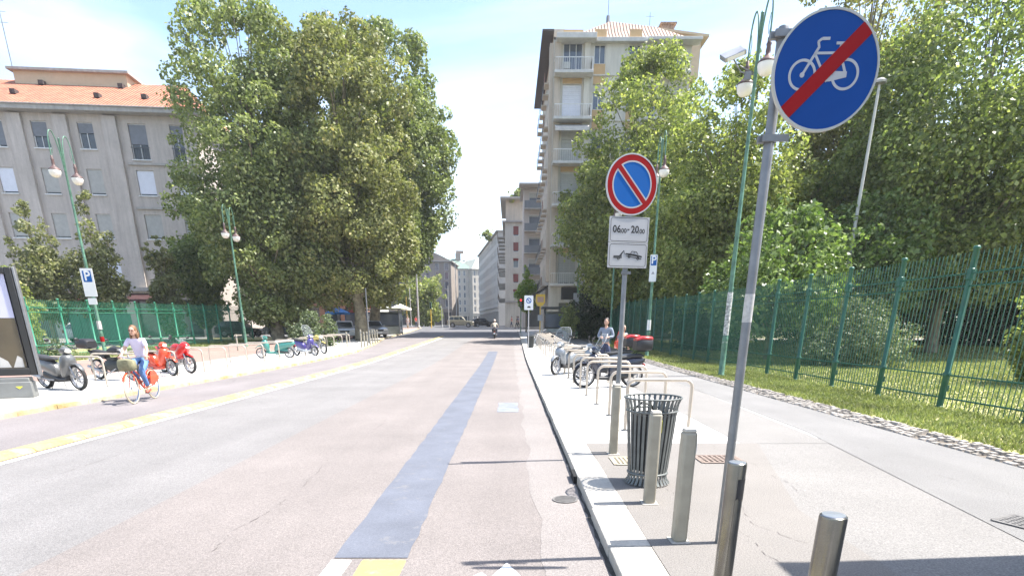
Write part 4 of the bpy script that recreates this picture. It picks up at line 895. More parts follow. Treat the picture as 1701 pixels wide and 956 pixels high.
grate('drain_cover', 'pale yellowish grate half hidden behind the slatted bin', 1.48, 6.95, .42, .42, 0, IRONL, .004)
grate('drain_cover', 'dark square grate in the pavement at the right edge', 4.38, 4.62, .34, .28, R(25), IRON, .005)
grate('manhole_cover', 'round iron cover at the foot of the kerb', .56, 5.62, .13, 0, 0, IRON, -.094, True)
b = MB(); b.box((.735, 6.42, -.055), (.04, .34, .085)); tag(b.build('kerb_drain_opening', mat('drain_dark', (.01, .01, .01), .95), smooth=0), 'black gully opening in the face of the right kerb', 'drain')

# ------------------------------------------------------------------ traffic signs
def mirror_x(pts): return [(-a, b) for a, b in pts][::-1]
def pole(parent, H, rr, z0=0.0, m=None):
    MB().lathe([(rr, z0), (rr, H), (rr * .9, H + .01), (.001, H + .015)], n=20).build('pole', m or GALV, parent, smooth=40)
# blue end-of-cycle-path sign (faces -Y, slightly toward the road)
r = thing('traffic_sign', 'large round blue sign with white bicycle and red slash on a grey pole', 'traffic sign', on(1.625, 4.15), R(0))
pole(r, 3.27, .031)
for z in (2.70, 3.235):
    q = MB(); q.lathe([(.036, z - .02), (.036, z + .02)], n=20); q.box((-.05, 0, z), (.05, .03, .036)); q.cyl((-.05, -.03, z), (-.05, .03, z), .007, n=6); q.box((.02, -.04, z), (.16, .018, .036)); q.build('clamp', GALV, r)
SR = .303; SRX = .303; cz = 3.02; e = Matrix.Translation((.235, -.105, cz)) @ Matrix.Rotation(R(-2), 4, 'Z')
q = MB(); q.T = e; q.lathe([(SR - .004, .012), (SR + .004, .012), (SR + .004, -.014), (SR - .008, -.014), (SR - .008, -.008)], n=64, axis='Y'); fr_ = q.build('rim', mat('sign_rim_grey', (.42, .42, .38), .5), r, smooth=40)
q = MB(); q.T = e; q.lathe([(.001, -.009), (SR - .008, -.009)], n=64, axis='Y'); pl = q.build('plate', SIGNB, r, smooth=0)
q = MB(); q.T = e; q.lathe([(.001, .011), (SR - .004, .011)], n=64, axis='Y'); q.build('back', GALV, r, smooth=0)
q = MB(); q.T = e
for cx_, cz_, RR in ((-.134, -.018, .080), (.116, -.018, .080)): q.ringp(RR - .014, RR, -.0118, -.0095, (cx_, 0, cz_), 40)
def bar(q, a, b_, w_, y0=-.0120, y1=-.0096):
    a = Vector(a); b_ = Vector(b_); d = (b_ - a).normalized(); nn = Vector((-d.y, d.x)) * w_ / 2; q.prism([tuple(a + nn), tuple(a - nn), tuple(b_ - nn), tuple(b_ + nn)], (0, y0, 0), (1, 0, 0), (0, 0, 1), (0, y1 - y0, 0))
for a, b_, w_ in (((-.134, -.018), (-.075, .085), .014), ((-.078, .08), (-.055, .12), .014), ((-.057, .118), (-.065, .145), .013), ((-.066, .143), (-.045, .158), .013), ((-.045, .158), (.0, .158), .015), ((-.075, .088), (.055, .088), .013), ((-.075, .085), (-.02, -.0), .013), ((-.02, 0), (.03, -.03), .014), ((.065, .10), (.118, -.018), .014), ((.04, .135), (.1, .135), .014), ((.07, .13), (.04, -.02), .014), ((.116, -.018), (.02, -.02), .026), ((.02, -.03), (.0, -.045), .03)): bar(q, a, b_, w_)
q.lathe([(.001, -.0122), (.0135, -.0122), (.0135, -.0096)], (-.134, 0, -.018), 16, 'Y')
q.prism([(-.005, -.052), (.03, .0), (.125, -.004), (.125, -.032), (.03, -.052)], (0, -.0116, 0), (1, 0, 0), (0, 0, 1), (0, .002, 0))
q.build('bicycle_symbol', SIGNW, r, smooth=0)
q = MB(); q.T = e; a = R(45); hw = .039; L_ = SR - .0085; pts = []
for s_ in (1, -1):
    for i in range(7):
        t = -hw + 2 * hw * i / 6; x = s_ * math.sqrt(L_ ** 2 - t * t); y_ = t * s_; pts.append((x * math.cos(a) - y_ * math.sin(a), x * math.sin(a) + y_ * math.cos(a)))
q.prism(pts, (0, -.0150, 0), (1, 0, 0), (0, 0, 1), (0, .0026, 0)); q.build('red_slash', SIGNR, r, smooth=0)
q = MB(); q.lathe([(.0318, 1.62), (.0318, 1.80)], n=16); q.build('sticker_remains', mat('sticker_grey_white', (.45, .44, .42), .7, var=.2, scale=30), r)

# no-parking sign with two plates
r = thing('traffic_sign', 'round red and blue no-parking sign above a time plate and a tow plate', 'traffic sign', on(1.385, 7.5), R(13))
pole(r, 3.40, .030)
SR = .312; cz = 3.13; yy = -.05
q = MB(); q.lathe([(SR - .004, .012 + yy), (SR + .004, .012 + yy), (SR + .004, -.012 + yy), (SR - .010, -.012 + yy)], (0, 0, cz), 64, 'Y'); q.build('rim', SIGNW, r)
q = MB(); q.lathe([(SR - .0695, yy - .0110), (SR - .010, yy - .0110)], (0, 0, cz), 64, 'Y')
a = R(-47); hw = .026; L_ = SR - .068; pts = []
q.T = Matrix.Translation((0, 0, cz)); bar(q, (-math.cos(a) * -L_ , math.sin(a) * L_), (-math.cos(a) * L_, -math.sin(a) * L_), hw * 2 * .98, yy - .0130, yy - .0112); q.T = None
q.build('red_ring_and_slash', SIGNR, r, smooth=0)
q = MB(); q.T = Matrix.Translation((0, 0, cz)); q.ringp(SR - .085, SR - .0695, yy - .0112, yy - .0095, (0, 0, 0), 64)
for s_ in (1, -1):
    d = Vector((math.cos(a), math.sin(a))); nn = Vector((-d.y, d.x)); o = nn * s_ * (hw + .007); l2 = math.sqrt((SR - .075) ** 2 - (hw + .007) ** 2); bar(q, o - d * l2, o + d * l2, .014, yy - .0124, yy - .0104)
q.build('white_lines', SIGNW, r, smooth=0)
q = MB(); q.lathe([(.001, yy - .0092), (SR - .075, yy - .0092)], (0, 0, cz), 64, 'Y'); q.build('blue_disc', SIGNB2, r, smooth=0)
q = MB(); q.lathe([(.001, yy + .011), (SR - .004, yy + .011)], (0, 0, cz), 48, 'Y'); q.build('back', GALV, r, smooth=0)
def rrect(w_, h, rr, n=5):
    p = []
    for cx_, cz_, a0 in ((w_ / 2 - rr, h / 2 - rr, 0), (-w_ / 2 + rr, h / 2 - rr, 90), (-w_ / 2 + rr, -h / 2 + rr, 180), (w_ / 2 - rr, -h / 2 + rr, 270)):
        for i in range(n + 1): t = R(a0 + 90 * i / n); p.append((cx_ + rr * math.cos(t), cz_ + rr * math.sin(t)))
    return p
def outline(q, w_, h, rr, t, y0):
    A = rrect(w_, h, rr); C = rrect(w_ - 2 * t, h - 2 * t, rr - t); n = len(A)
    q._add([(p[0], y0, p[1]) for p in A] + [(p[0], y0, p[1]) for p in C], [(i, (i + 1) % n, n + (i + 1) % n, n + i) for i in range(n)])
PW = .50
q = MB(); q.prism(rrect(PW, .272, .008), (0, yy - .006, 2.665), (1, 0, 0), (0, 0, 1), (0, .012, 0)); p1 = q.build('hours_plate', SIGNW, r, smooth=0)
q = MB(); q.T = Matrix.Translation((0, 0, 2.665)) @ Matrix.Diagonal((.88, 1, .88, 1)); outline(q, (PW - .03) / .88, .285, .03, .006, yy - .0075); add_text(q, '06', .122, -.178, 0, yy - .0078, .95); add_text(q, '.00', .078, -.085, -.018, yy - .0078); bar(q, (-.028, 0), (.002, 0), .014, yy - .0080, yy - .0065); add_text(q, '20', .122, .082, 0, yy - .0078, .95); add_text(q, '.00', .078, .178, -.018, yy - .0078)
q.build('lettering', SIGNK, p1, smooth=0)
q = MB(); q.prism(rrect(PW, .272, .008), (0, yy - .006, 2.389), (1, 0, 0), (0, 0, 1), (0, .012, 0)); p2 = q.build('tow_plate', SIGNW, r, smooth=0)
q = MB(); q.T = Matrix.Translation((0, 0, 2.389)) @ Matrix.Diagonal((.88, 1, .88, 1)); outline(q, (PW - .03) / .88, .275, .03, .006, yy - .0075); Y0, Y1 = yy - .0080, yy - .0065
def poly(q, pts): q.prism(pts, (0, Y0, 0), (1, 0, 0), (0, 0, 1), (0, Y1 - Y0, 0))
poly(q, [(-.205, -.035), (-.085, -.035), (-.085, -.02), (-.205, -.02)]); poly(q, [(-.205, -.015), (-.085, -.015), (-.085, -.004), (-.205, -.004)])
poly(q, [(-.125, -.004), (-.105, -.004), (-.052, .055), (-.062, .062)]); poly(q, [(-.115, -.0), (-.088, -.0), (-.085, .022), (-.1, .022)]); bar(q, (-.057, .058), (-.05, .02), .005, Y0, Y1); bar(q, (-.05, .02), (-.035, .01), .005, Y0, Y1)
q.ringp(.010, .019, Y0, Y1, (-.135, 0, -.038), 20)
poly(q, [(-.035, .012), (-.03, .028), (.02, .026), (.12, .012), (.205, -.004), (.21, -.018), (.20, -.022), (.0, .006)]); poly(q, [(-.03, -.002), (.2, -.034), (.205, -.042), (.19, -.044), (-.02, -.012)])
for pts in ([(.035, .026), (.055, .055), (.062, .055), (.045, .024)], [(.055, .055), (.125, .050), (.125, .043), (.055, .048)], [(.125, .05), (.155, .012), (.147, .012), (.118, .046)], [(.088, .05), (.094, .05), (.094, .018), (.088, .02)]): poly(q, pts)
for cx_, cz_ in ((.02, -.012), (.148, -.034)): q.ringp(.010, .020, Y0 - .0004, Y1, (cx_, 0, cz_), 20)
q.build('tow_symbol', SIGNK, p2, smooth=0)
for z in (2.2, 2.68, 3.1):
    q = MB(); q.lathe([(.035, z - .018), (.035, z + .018)], n=16); q.box((0, -.037, z), (.12, .012, .034)); q.build('clamp', GALV, r)
q = MB(); q.box((0, -.03, .86), (.09, .03, .03)); q.build('strap', GALV, r)

def plate_sign(parent, name, w_, h, z, y, m, x=0.0, rr=.03):
    q = MB(); q.prism(rrect(w_, h, rr), (x, y - .008, z), (1, 0, 0), (0, 0, 1), (0, .016, 0)); return q.build(name, m, parent, smooth=0)
# ------------------------------------------------------------------ street lamps
def lamp(label, x, y, rz, flood=False, psign=None, H=9.9):
    r = thing('street_lamp', label, 'street lamp', on(x, y), rz, 'green double-armed street lamps')
    MB().lathe([(.115, 0), (.115, .04), (.095, .06), (.09, 1.1), (.095, 1.12), (.095, 1.2), (.078, 1.25), (.066, 4.5), (.07, 4.52), (.07, 4.6), (.058, 4.65), (.045, H - .05), (.05, H - .04), (.02, H)], n=16).build('pole', LAMPG, r, smooth=50)
    for s_ in (1, -1):
        P = []; z0 = H - .66
        P = [(0, s_ * .045, z0 - .7), (0, s_ * .12, z0 + .15), (0, s_ * .26, z0 + .65), (0, s_ * .44, z0 + .86), (0, s_ * .62, z0 + .78), (0, s_ * .74, z0 + .45), (0, s_ * .76, z0 + .05), (0, s_ * .76, z0 - .25)]
        # smooth the arm
        Q = [Vector(p) for p in P]
        for _ in range(2):
            N_ = [Q[0]]
            for a, b_ in zip(Q, Q[1:]): N_ += [a.lerp(b_, .25), a.lerp(b_, .75)]
            Q = N_ + [Q[-1]]
        arm = MB().tube(Q, .024, 8); arm.cyl((0, 0, z0 + .0), (0, s_ * .13, z0 + .1), .014, n=6); arm.tube([(0, s_ * .66, z0 + .35), (0, s_ * .58, z0 + .1), (0, s_ * .64, z0 - .12), (0, s_ * .72, z0 - .02)], .010, 6)
        a_ = arm.build('arm', LAMPG, r, smooth=60); zc = z0 - .25
        MB().lathe([(.03, zc + .02), (.05, zc), (.052, zc - .10), (.075, zc - .14), (.055, zc - .20), (.07, zc - .30), (.06, zc - .36), (.095, zc - .42), (.20, zc - .50), (.245, zc - .55), (.245, zc - .58)], (0, s_ * .76, 0), 20).build('lamp_cap', mat('lamp_cap_dark', (.05, .045, .045), .5, rgb2=(.12, .06, .05)), a_, smooth=50)
        MB().lathe([(.235, zc - .58), (.238, zc - .64), (.21, zc - .76), (.15, zc - .84), (.07, zc - .87), (.001, zc - .88)], (0, s_ * .76, 0), 20).build('lamp_shade', GLOBE, a_, smooth=60)
    if flood:
        T = Matrix.Translation((-.66, .15, H - .95)) @ Euler((R(35), R(-20), 0)).to_matrix().to_4x4()
        q = MB(); q.T = T; q.box((0, 0, 0), (.62, .40, .12)); f_ = q.build('floodlight', ALU, r, bevel=.01)
        q = MB(); q.T = T; q.box((0, -.202, 0), (.50, .01, .09)); q.box((0, 0, -.062), (.52, .32, .006)); q.build('floodlight_lens', GLOBE, f_, smooth=0)
        q = MB(); q.tube([(0, 0, H - 1.5), (-.4, .08, H - 1.4), (-.64, .15, H - 1.05)], .02, 6); q.tube([(0, .03, H - 1.45), (-.3, .1, H - 1.3), (-.42, .15, H - 1.22)], .015, 6); q.box((-.2, .06, H - 1.5), (.16, .1, .2)); q.build('bracket', GALV, r)
    if psign == 'left':
        p = plate_sign(r, 'parking_plate', .60, 1.30, 3.55, -.10, WHITEP)
        q = MB(); q.prism(rrect(.42, .52, .03), (0, -.112, 3.83), (1, 0, 0), (0, 0, 1), (0, .003, 0)); q.build('blue_field', SIGNB2, p, smooth=0)
        q = MB(); add_text(q, 'P', .62, 0, 3.84, -.114); q.build('letter', WHITEP, p, smooth=0)
        plate_sign(r, 'small_plate', .42, .30, 2.68, -.10, WHITEP)
        q = MB(); q.lathe([(.105, 1.35), (.105, 1.75)], n=10); q.build('sticker_remains', MATS['sticker_grey_white'] if 'sticker_grey_white' in MATS else WHITEP, r)
        q = MB(); q.lathe([(.097, .75), (.097, 1.0)], n=10); q.build('red_sticker', SIGNR, r)
    if psign == 'right':
        p = plate_sign(r, 'parking_plate', .36, 1.25, 4.25, -.10, WHITEP, -.02)
        q = MB(); q.prism(rrect(.29, .44, .03), (-.02, -.112, 4.60), (1, 0, 0), (0, 0, 1), (0, .003, 0)); q.build('blue_field', SIGNB2, p, smooth=0)
        q = MB(); add_text(q, 'P', .50, -.02, 4.62, -.114); q.build('letter', WHITEP, p, smooth=0)
        q = MB(); q.prism([(-.08, 0), (.08, 0), (0, .14)], (-.02, -.112, 3.98), (1, 0, 0), (0, 0, 1), (0, .003, 0)); q.build('symbol', mat('mid_grey', (.3, .3, .3)), p, smooth=0)
        q = MB(); q.lathe([(.098, 1.3), (.098, 1.8)], n=10); q.build('sticker_remains', WHITEP, r)
    if flood:
        q = MB(); q.lathe([(.0915, 1.05), (.0915, 1.1)], n=10); q.lathe([(.0855, 1.3), (.0835, 2.6)], n=14); q.build('torn_posters', mat('torn_paper', (.30, .31, .30), .9, var=.75, scale=14, rgb2=(.42, .42, .4)), r)
    return r
lamp('green double-armed lamp with a floodlight box, nearest lamp on the right', 7.04, 19.6, 0, True)
lamp('green double-armed lamp carrying a narrow parking plate behind the no-parking sign', 7.2, 31.3, 0, psign='right')
lamp('green double-armed lamp farthest away on the right, its top hidden by leaves', 7.25, 43.5, 0)
lamp('green double-armed lamp with a large white parking plate, nearest lamp on the left', -20.9, 30.6, R(2), psign='left', H=9.75)
lamp('green double-armed lamp in front of the big plane tree on the left', -18.0, 40.6, R(0), H=8.35)
# tall lamp inside the park
r = thing('park_lamp', 'slim pale grey lamp pole rising among the trees behind the blue sign', 'street lamp', on(16.3, 30.0)); H = 11.6
MB().lathe([(.10, 0), (.055, H)], n=12, caps=True).build('pole', mat('pole_pale_grey', (.42, .42, .40), .5), r, smooth=50); MB().lathe([(.04, H), (.26, H + .05), (.28, H + .14), (.12, H + .24), (.001, H + .27)], n=16).build('lamp_head', ALU, r, smooth=60)
# dark lamp pole before the tall building, with a white box sign
r = thing('street_lamp', 'dark green pole with small lamp and white board before the tall building', 'street lamp', on(6.15, 56.0)); H = 8.6
MB().lathe([(.10, 0), (.08, 3), (.05, H)], n=10, caps=True).build('pole', LAMPG, r, smooth=50); MB().lathe([(.001, H - .1), (.12, H), (.15, H + .3), (.05, H + .5), (.001, H + .52)], n=12).build('lamp_head', DARK, r)
MB().lathe([(.001, H - 1.5), (.16, H - 1.4), (.19, H - 1.2), (.10, H - 1.0)], (.2, -.2, 0), 12).build('lamp_shade', GLOBE, r); plate_sign(r, 'white_board', .80, 1.05, 3.35, -.15, SIGNW)

# ------------------------------------------------------------------ smaller signs along the right kerb and the crossing
r = thing('traffic_sign', 'small white and blue tow-away sign on a thin pole at the right kerb', 'traffic sign', on(1.14, 38.0))
MB().lathe([(.03, 0), (.03, 3.1)], n=10, caps=True).build('pole', SIGNW, r); p = plate_sign(r, 'plate', .56, .84, 2.75, -.05, WHITEP)
q = MB(); q.ringp(.115, .165, -.066, -.062, (0, 0, 2.87), 28); bar(q, (-.1 , 2.97), (.1, 2.77), .05, -.068, -.063); q.build('blue_symbol', SIGNB2, p, smooth=0); q = MB(); q.prism([(-.12, 0), (.12, 0), (.10, .09), (-.05, .10)], (0, -.066, 2.45), (1, 0, 0), (0, 0, 1), (0, .003, 0)); q.build('tow_symbol', SIGNK, p, smooth=0)
r = thing('litter_bin', 'small dark grey bin at the foot of the thin tow-away sign', 'bin', on(1.32, 39.2)); MB().lathe([(.12, 0), (.20, .02), (.24, .7), (.26, .78), (.23, .78)], n=16).build('body', DARK, r); MB().lathe([(.265, .72), (.265, .78)], n=16).build('rim', BINM, r)
r = thing('bus_stop_sign', 'yellow bus stop sign on a yellow pole at the crossing', 'bus stop sign', on(2.7, 55.0)); MB().lathe([(.045, 0), (.045, 3.6)], n=10, caps=True).build('pole', YELLOWP, r)
q = MB(); q.prism([(-.42, .5), (.42, .5), (.42, -.2), (.2, -.5), (-.2, -.5), (-.42, -.2)], (0, -.05, 3.25), (1, 0, 0), (0, 0, 1), (0, .08, 0)); p = q.build('head', YELLOWP, r, smooth=0); plate_sign(p, 'plate', .56, .46, 3.3, -.056, mat('faded_pink', (.5, .3, .22), .6)); plate_sign(r, 'timetable', .45, .5, 1.75, -.06, SIGNW)
RLIT = mat('red_light_on', (1.0, .03, .03), .4, emis=1.2)
def traffic_light(label, x, y, H, red=False, polem=None, rz=0):
    r = thing('traffic_light', label, 'traffic light', on(x, y), rz, 'traffic lights at the crossing'); MB().lathe([(.06, 0), (.05, H)], n=10, caps=True).build('pole', polem or LAMPG, r)
    h = MB().box((0, -.12, H - .45), (.32, .24, .95)); h = h.build('housing', LAMPG if not red else DARK, r, bevel=.03)
    for i, z in enumerate((.3, 0, -.3)):
        MB().lathe([(.10, -.26), (.001, -.262)], (0, 0, H - .45 + z), 14, 'Y').build('light', RLIT if (red and i == 0) else GLASSD, h); MB().lathe([(.115, -.24), (.115, -.38)], (0, 0, H - .45 + z), 12, 'Y').build('visor', DARK, h)
    return r
traffic_light('traffic light showing red right of the street, before the cream building', 1.2, 70, 3.7, True)
traffic_light('left one of the two green traffic lights before the feathery tree', -14.4, 94, 4.0)
traffic_light('right one of the two green traffic lights before the feathery tree, on a yellow pole', -12.2, 93, 3.7, polem=YELLOWP)
def bare_pole(name, label, x, y, H, rr, m, arm=None):
    r = thing(name, label, 'pole', on(x, y)); MB().lathe([(rr, 0), (rr * .75, H)], n=10, caps=True).build('shaft', m, r); MB().lathe([(rr * 1.6, 0), (rr * 1.6, .3), (rr, .35)], n=10).build('base', m, r)
    if arm: MB().tube([(0, 0, H - .1), (arm * .6, 0, H + .3), (arm, 0, H + .3)], rr * .5, 6).build('arm', m, r); MB().ell((arm, 0, H + .25), (.35, .15, .1)).build('lamp_head', ALU, r)
PGREY = MATS['pole_pale_grey']
bare_pole('steel_pole', 'thick pale pole left of the crossing, tallest of the group', -14.0, 92, 10.2, .14, PGREY)
bare_pole('steel_pole', 'thin white pole between the thick pale pole and the yellow one', -15.8, 96, 6.2, .07, PGREY)
bare_pole('steel_pole', 'yellow pole at the left kerb of the crossing', -16.4, 96, 4.6, .07, YELLOWP)
bare_pole('steel_pole', 'white pole right of the feathery tree', -10.0, 98, 6.3, .07, PGREY)
bare_pole('steel_pole', 'slender pole beside the parked beige car', -9.6, 108, 10.5, .09, PGREY, 1.6)
bare_pole('steel_pole', 'short white post near the back of the beige car', -11.0, 97, 3.2, .07, PGREY)
bare_pole('steel_pole', 'plain grey pole at the end of the row of kerb bollards', -10.75, 45.5, 3.9, .06, GALV)
bare_pole('steel_pole', 'thin pale pole before the white pillars of the town house', -17.0, 60, 3.9, .05, PGREY)

# glass kiosk before the tall building, bus shelter and kiosk on the left
def kiosk(name, label, cat, x, y, w_, d, H, fm, roofm, panelm, rz=0):
    r = thing(name, label, cat, on(x, y), rz)
    for sx in (-1, 1):
        for sy in (-1, 1): MB().box((sx * (w_ / 2 - .05), sy * (d / 2 - .05), H / 2), (.1, .1, H)).build('post', fm, r, smooth=0)
    MB().box((0, 0, H + .08), (w_ + .5, d + .5, .16)).build('roof', roofm, r, bevel=.03); MB().box((0, -d / 2 + .04, .45), (w_ - .22, .05, .8)).build('lower_panel', panelm, r, smooth=0)
    MB().box((0, -d / 2 + .05, 1.5), (w_ - .22, .03, 1.1)).build('front_pane', GLASS, r, smooth=0); MB().box((w_ / 2 - .04, 0, 1.2), (.03, d - .22, 1.9)).build('side_pane', GLASSD, r, smooth=0); MB().box((-w_ / 2 + .04, 0, 1.2), (.03, d - .22, 1.9)).build('side_pane', GLASSD, r, smooth=0)
    MB().box((0, d / 2 - .05, 1.2), (w_ - .22, .03, 2.2)).build('back_panel', panelm, r, smooth=0); return r
kiosk('glass_kiosk', 'dark-framed glass kiosk in front of the tall cream building', 'kiosk', 4.1, 54.5, 2.1, 1.8, 2.5, DARK, DARK, mat('kiosk_panel', (.35, .36, .33), .6))
kiosk('bus_shelter', 'grey bus shelter with poster panel under the trees on the left', 'bus shelter', -12.9, 64, 2.6, 1.6, 2.5, ALU, mat('shelter_roof', (.35, .36, .25), .6), mat('shelter_panel', (.22, .24, .23), .6))
kiosk('newsstand', 'blue newsstand half hidden behind the plane trunk', 'kiosk', -16.6, 66, 2.4, 2.0, 2.4, mat('newsstand_blue', (.03, .09, .2), .5), DARK, mat('newsstand_panel', (.04, .10, .22), .5))
def parasol(label, x, y, H, rr, m):
    r = thing('parasol', label, 'parasol', on(x, y)); MB().cyl((0, 0, 0), (0, 0, H), .03, n=8).build('pole', WHITEP, r); q = MB(); n = 8; vs = [(0, 0, H)]
    for i in range(n): a = 2 * math.pi * i / n; vs.append((rr * math.cos(a), rr * math.sin(a), H - .55))
    for i in range(n): a = 2 * math.pi * i / n; vs.append((rr * math.cos(a), rr * math.sin(a), H - .72))
    q._add(vs, [(0, 1 + i, 1 + (i + 1) % n) for i in range(n)] + [(1 + i, n + 1 + i, n + 1 + (i + 1) % n, 1 + (i + 1) % n) for i in range(n)]); q.build('canopy', m, r, smooth=0)
    q = MB(); q.lathe([(.3, 0), (.3, .08), (.05, .1)], n=12); q.build('base', DARK, r)
parasol('blue market umbrella beyond the grey-green bush', -17.4, 61, 2.75, 1.25, mat('blue_cloth', (.06, .25, .62), .8))
parasol('white market umbrella beside the bus shelter', -12.9, 71, 3.2, 1.35, mat('white_cloth', (.6, .57, .5), .8))
def shop_sign(label, x, y, z, m, w_=1.3, h=.9):
    r = thing('shop_sign', label, 'sign', (x, y, rise(y)), group='red shop signs under the trees'); plate_sign(r, 'panel', w_, h, z, 0, m, rr=.25); MB().cyl((0, .05, 0), (0, .05, z), .05, n=8).build('post', DARK, r)
RSG = mat('red_sign_faded', (.55, .10, .09), .6)
shop_sign('red sign left of the thick leaning trunk', -15.9, 62, 2.65, RSG); shop_sign('small red sign right of the thick leaning trunk', -14.1, 62, 2.9, RSG, .6, .8)

# ------------------------------------------------------------------ advertising panel on the left
r = thing('advertising_panel', 'large dark-framed advertising panel on a grey plinth at the left edge', 'advertising panel', (-11.85, 13.5, 0), R(24)); w_ = 1.9
q = MB(); q.box((-.16, .04, .18), (1.62, .42, .36)); q.box((-.16, .04, .40), (1.56, .36, .10)); ba = q.build('plinth', mat('plinth_grey', (.15, .155, .15), .6), r, bevel=.015)
q = MB(); q.prism([(-.07, 0), (.07, 0), (0, -.06)], (.42, -.175, .26), (1, 0, 0), (0, 0, 1), (0, .004, 0)); q.build('yellow_mark', STK, ba, smooth=0)
q = MB(); fz0, fz1 = .50, 2.82
for c, d in (((-w_ / 2 + .06 - .15, 0, (fz0 + fz1) / 2), (.12, .16, fz1 - fz0)), ((w_ / 2 - .22, 0, (fz0 + fz1) / 2), (.13, .16, fz1 - fz0)), ((-.15, 0, fz0 + .08), (w_ - .26, .16, .16)), ((-.15, 0, fz1 - .07), (w_ - .26, .16, .14))): q.box(c, d)
q.box((-.15, .10, (fz0 + fz1) / 2), (w_ - .2, .05, fz1 - fz0 - .02)); q.build('frame', SIGNK, r, bevel=.015)
MB().box((w_ / 2 - .115, 0, (fz0 + fz1) / 2), (.05, .16, fz1 - fz0 + .02)).build('side_rail', GALV, r, bevel=.01)
po = MB().box((-.15, -.02, (fz0 + fz1) / 2 + .01), (w_ - .34, .02, fz1 - fz0 - .24)).build('poster', mat('poster_lilac', (.50, .50, .66), .5, var=.03), r, smooth=0)
q = MB(); q.box((-.15, -.033, .66 + .55), (w_ - .34, .004, 1.10)); q.build('poster_lower_field', mat('poster_olive', (.085, .065, .035), .5, var=.3, scale=1.2), po, smooth=0)
q = MB(); q.prism([(-.1, .0), (.34, 0), (.30, .14), (.05, .33), (-.1, .36)], (.0, -.037, .68), (1, 0, 0), (0, 0, 1), (0, .002, 0)); q.prism([(.38, 0), (.58, 0), (.58, .2), (.5, .26)], (0, -.037, .68), (1, 0, 0), (0, 0, 1), (0, .002, 0)); q.build('poster_pale_shape', mat('poster_grey', (.45, .44, .42), .5), po, smooth=0)
q = MB(); q.prism([(-.3, .3), (-.02, .33), (.08, .62), (.0, 1.15), (-.3, 1.15)], (0, -.036, .68), (1, 0, 0), (0, 0, 1), (0, .001, 0)); q.build('poster_tan_shape', mat('poster_tan', (.42, .24, .15), .5), po, smooth=0)
q = MB(); q.box((-.15, -.055, (fz0 + fz1) / 2 + .01), (w_ - .34, .004, fz1 - fz0 - .24)); q.build('pane', mat('poster_glass', (.05, .05, .06), .05, alpha=.05), r, smooth=0)
kr = thing('shadow_caster', 'unseen grey building added outside the right edge to cast the shadow on the pavement corner', 'building', (6.9, 1.9, 0), 0)  # added out of view, placed and sized for the corner shadow
MB().box((0, 0, 2.55), (4.0, 4.2, 5.1)).build('wall', mat('shadow_caster_grey', (.3, .3, .3), .7), kr, smooth=0); MB().box((0, 0, 5.15), (4.04, 4.24, .1)).build('roof', DARK, kr, smooth=0); MB().box((-2.02, 0, 1.6), (.05, 2.2, 1.4)).build('window', GLASSD, kr, smooth=0); MB().box((-2.02, -1.5, 1.05), (.05, .9, 2.1)).build('door', ALU, kr, smooth=0)
# ------------------------------------------------------------------ two-wheelers
def wheel(parent, x, z, rr, wd, spokes=5, name='wheel', tyre=RUBBER, rimm=ALU, thin=False, disc=True, rt=None):
    rt = rt or rr * .20
    q = MB(); n = 28; vs = []; prof = []
    for k in range(8): a = 2 * math.pi * k / 8; prof.append((rr - rt / 2 - .0 + rt / 2 * math.cos(a), wd / 2 * math.sin(a)))
    prof.append(prof[0]); q.lathe(prof, (x, 0, z), n, 'Y'); t = q.build(name, tyre, parent, smooth=60)
    q = MB(); ri = rr - rt; q.lathe([(ri + .006, -wd * .38), (ri - .012, -wd * .36), (ri - .012, wd * .36), (ri + .006, wd * .38)], (x, 0, z), n, 'Y')
    q.lathe([(.001, -wd * .45), (.035 if not thin else .015, -wd * .42), (.035 if not thin else .015, wd * .42), (.001, wd * .45)], (x, 0, z), 12, 'Y')
    for k in range(spokes):
        a = 2 * math.pi * k / spokes + .3; w_ = .020 if not thin else .0022; q.tube([(x + .02 * math.cos(a), 0, z + .02 * math.sin(a)), (x + ri * math.cos(a), 0, z + ri * math.sin(a))], [w_, w_ * .7], 5)
    if disc: q.ringp(ri * .45, ri * .62, wd * .5, wd * .54, (x, 0, z), 20)
    q.build('rim', rimm, t, smooth=40); return t

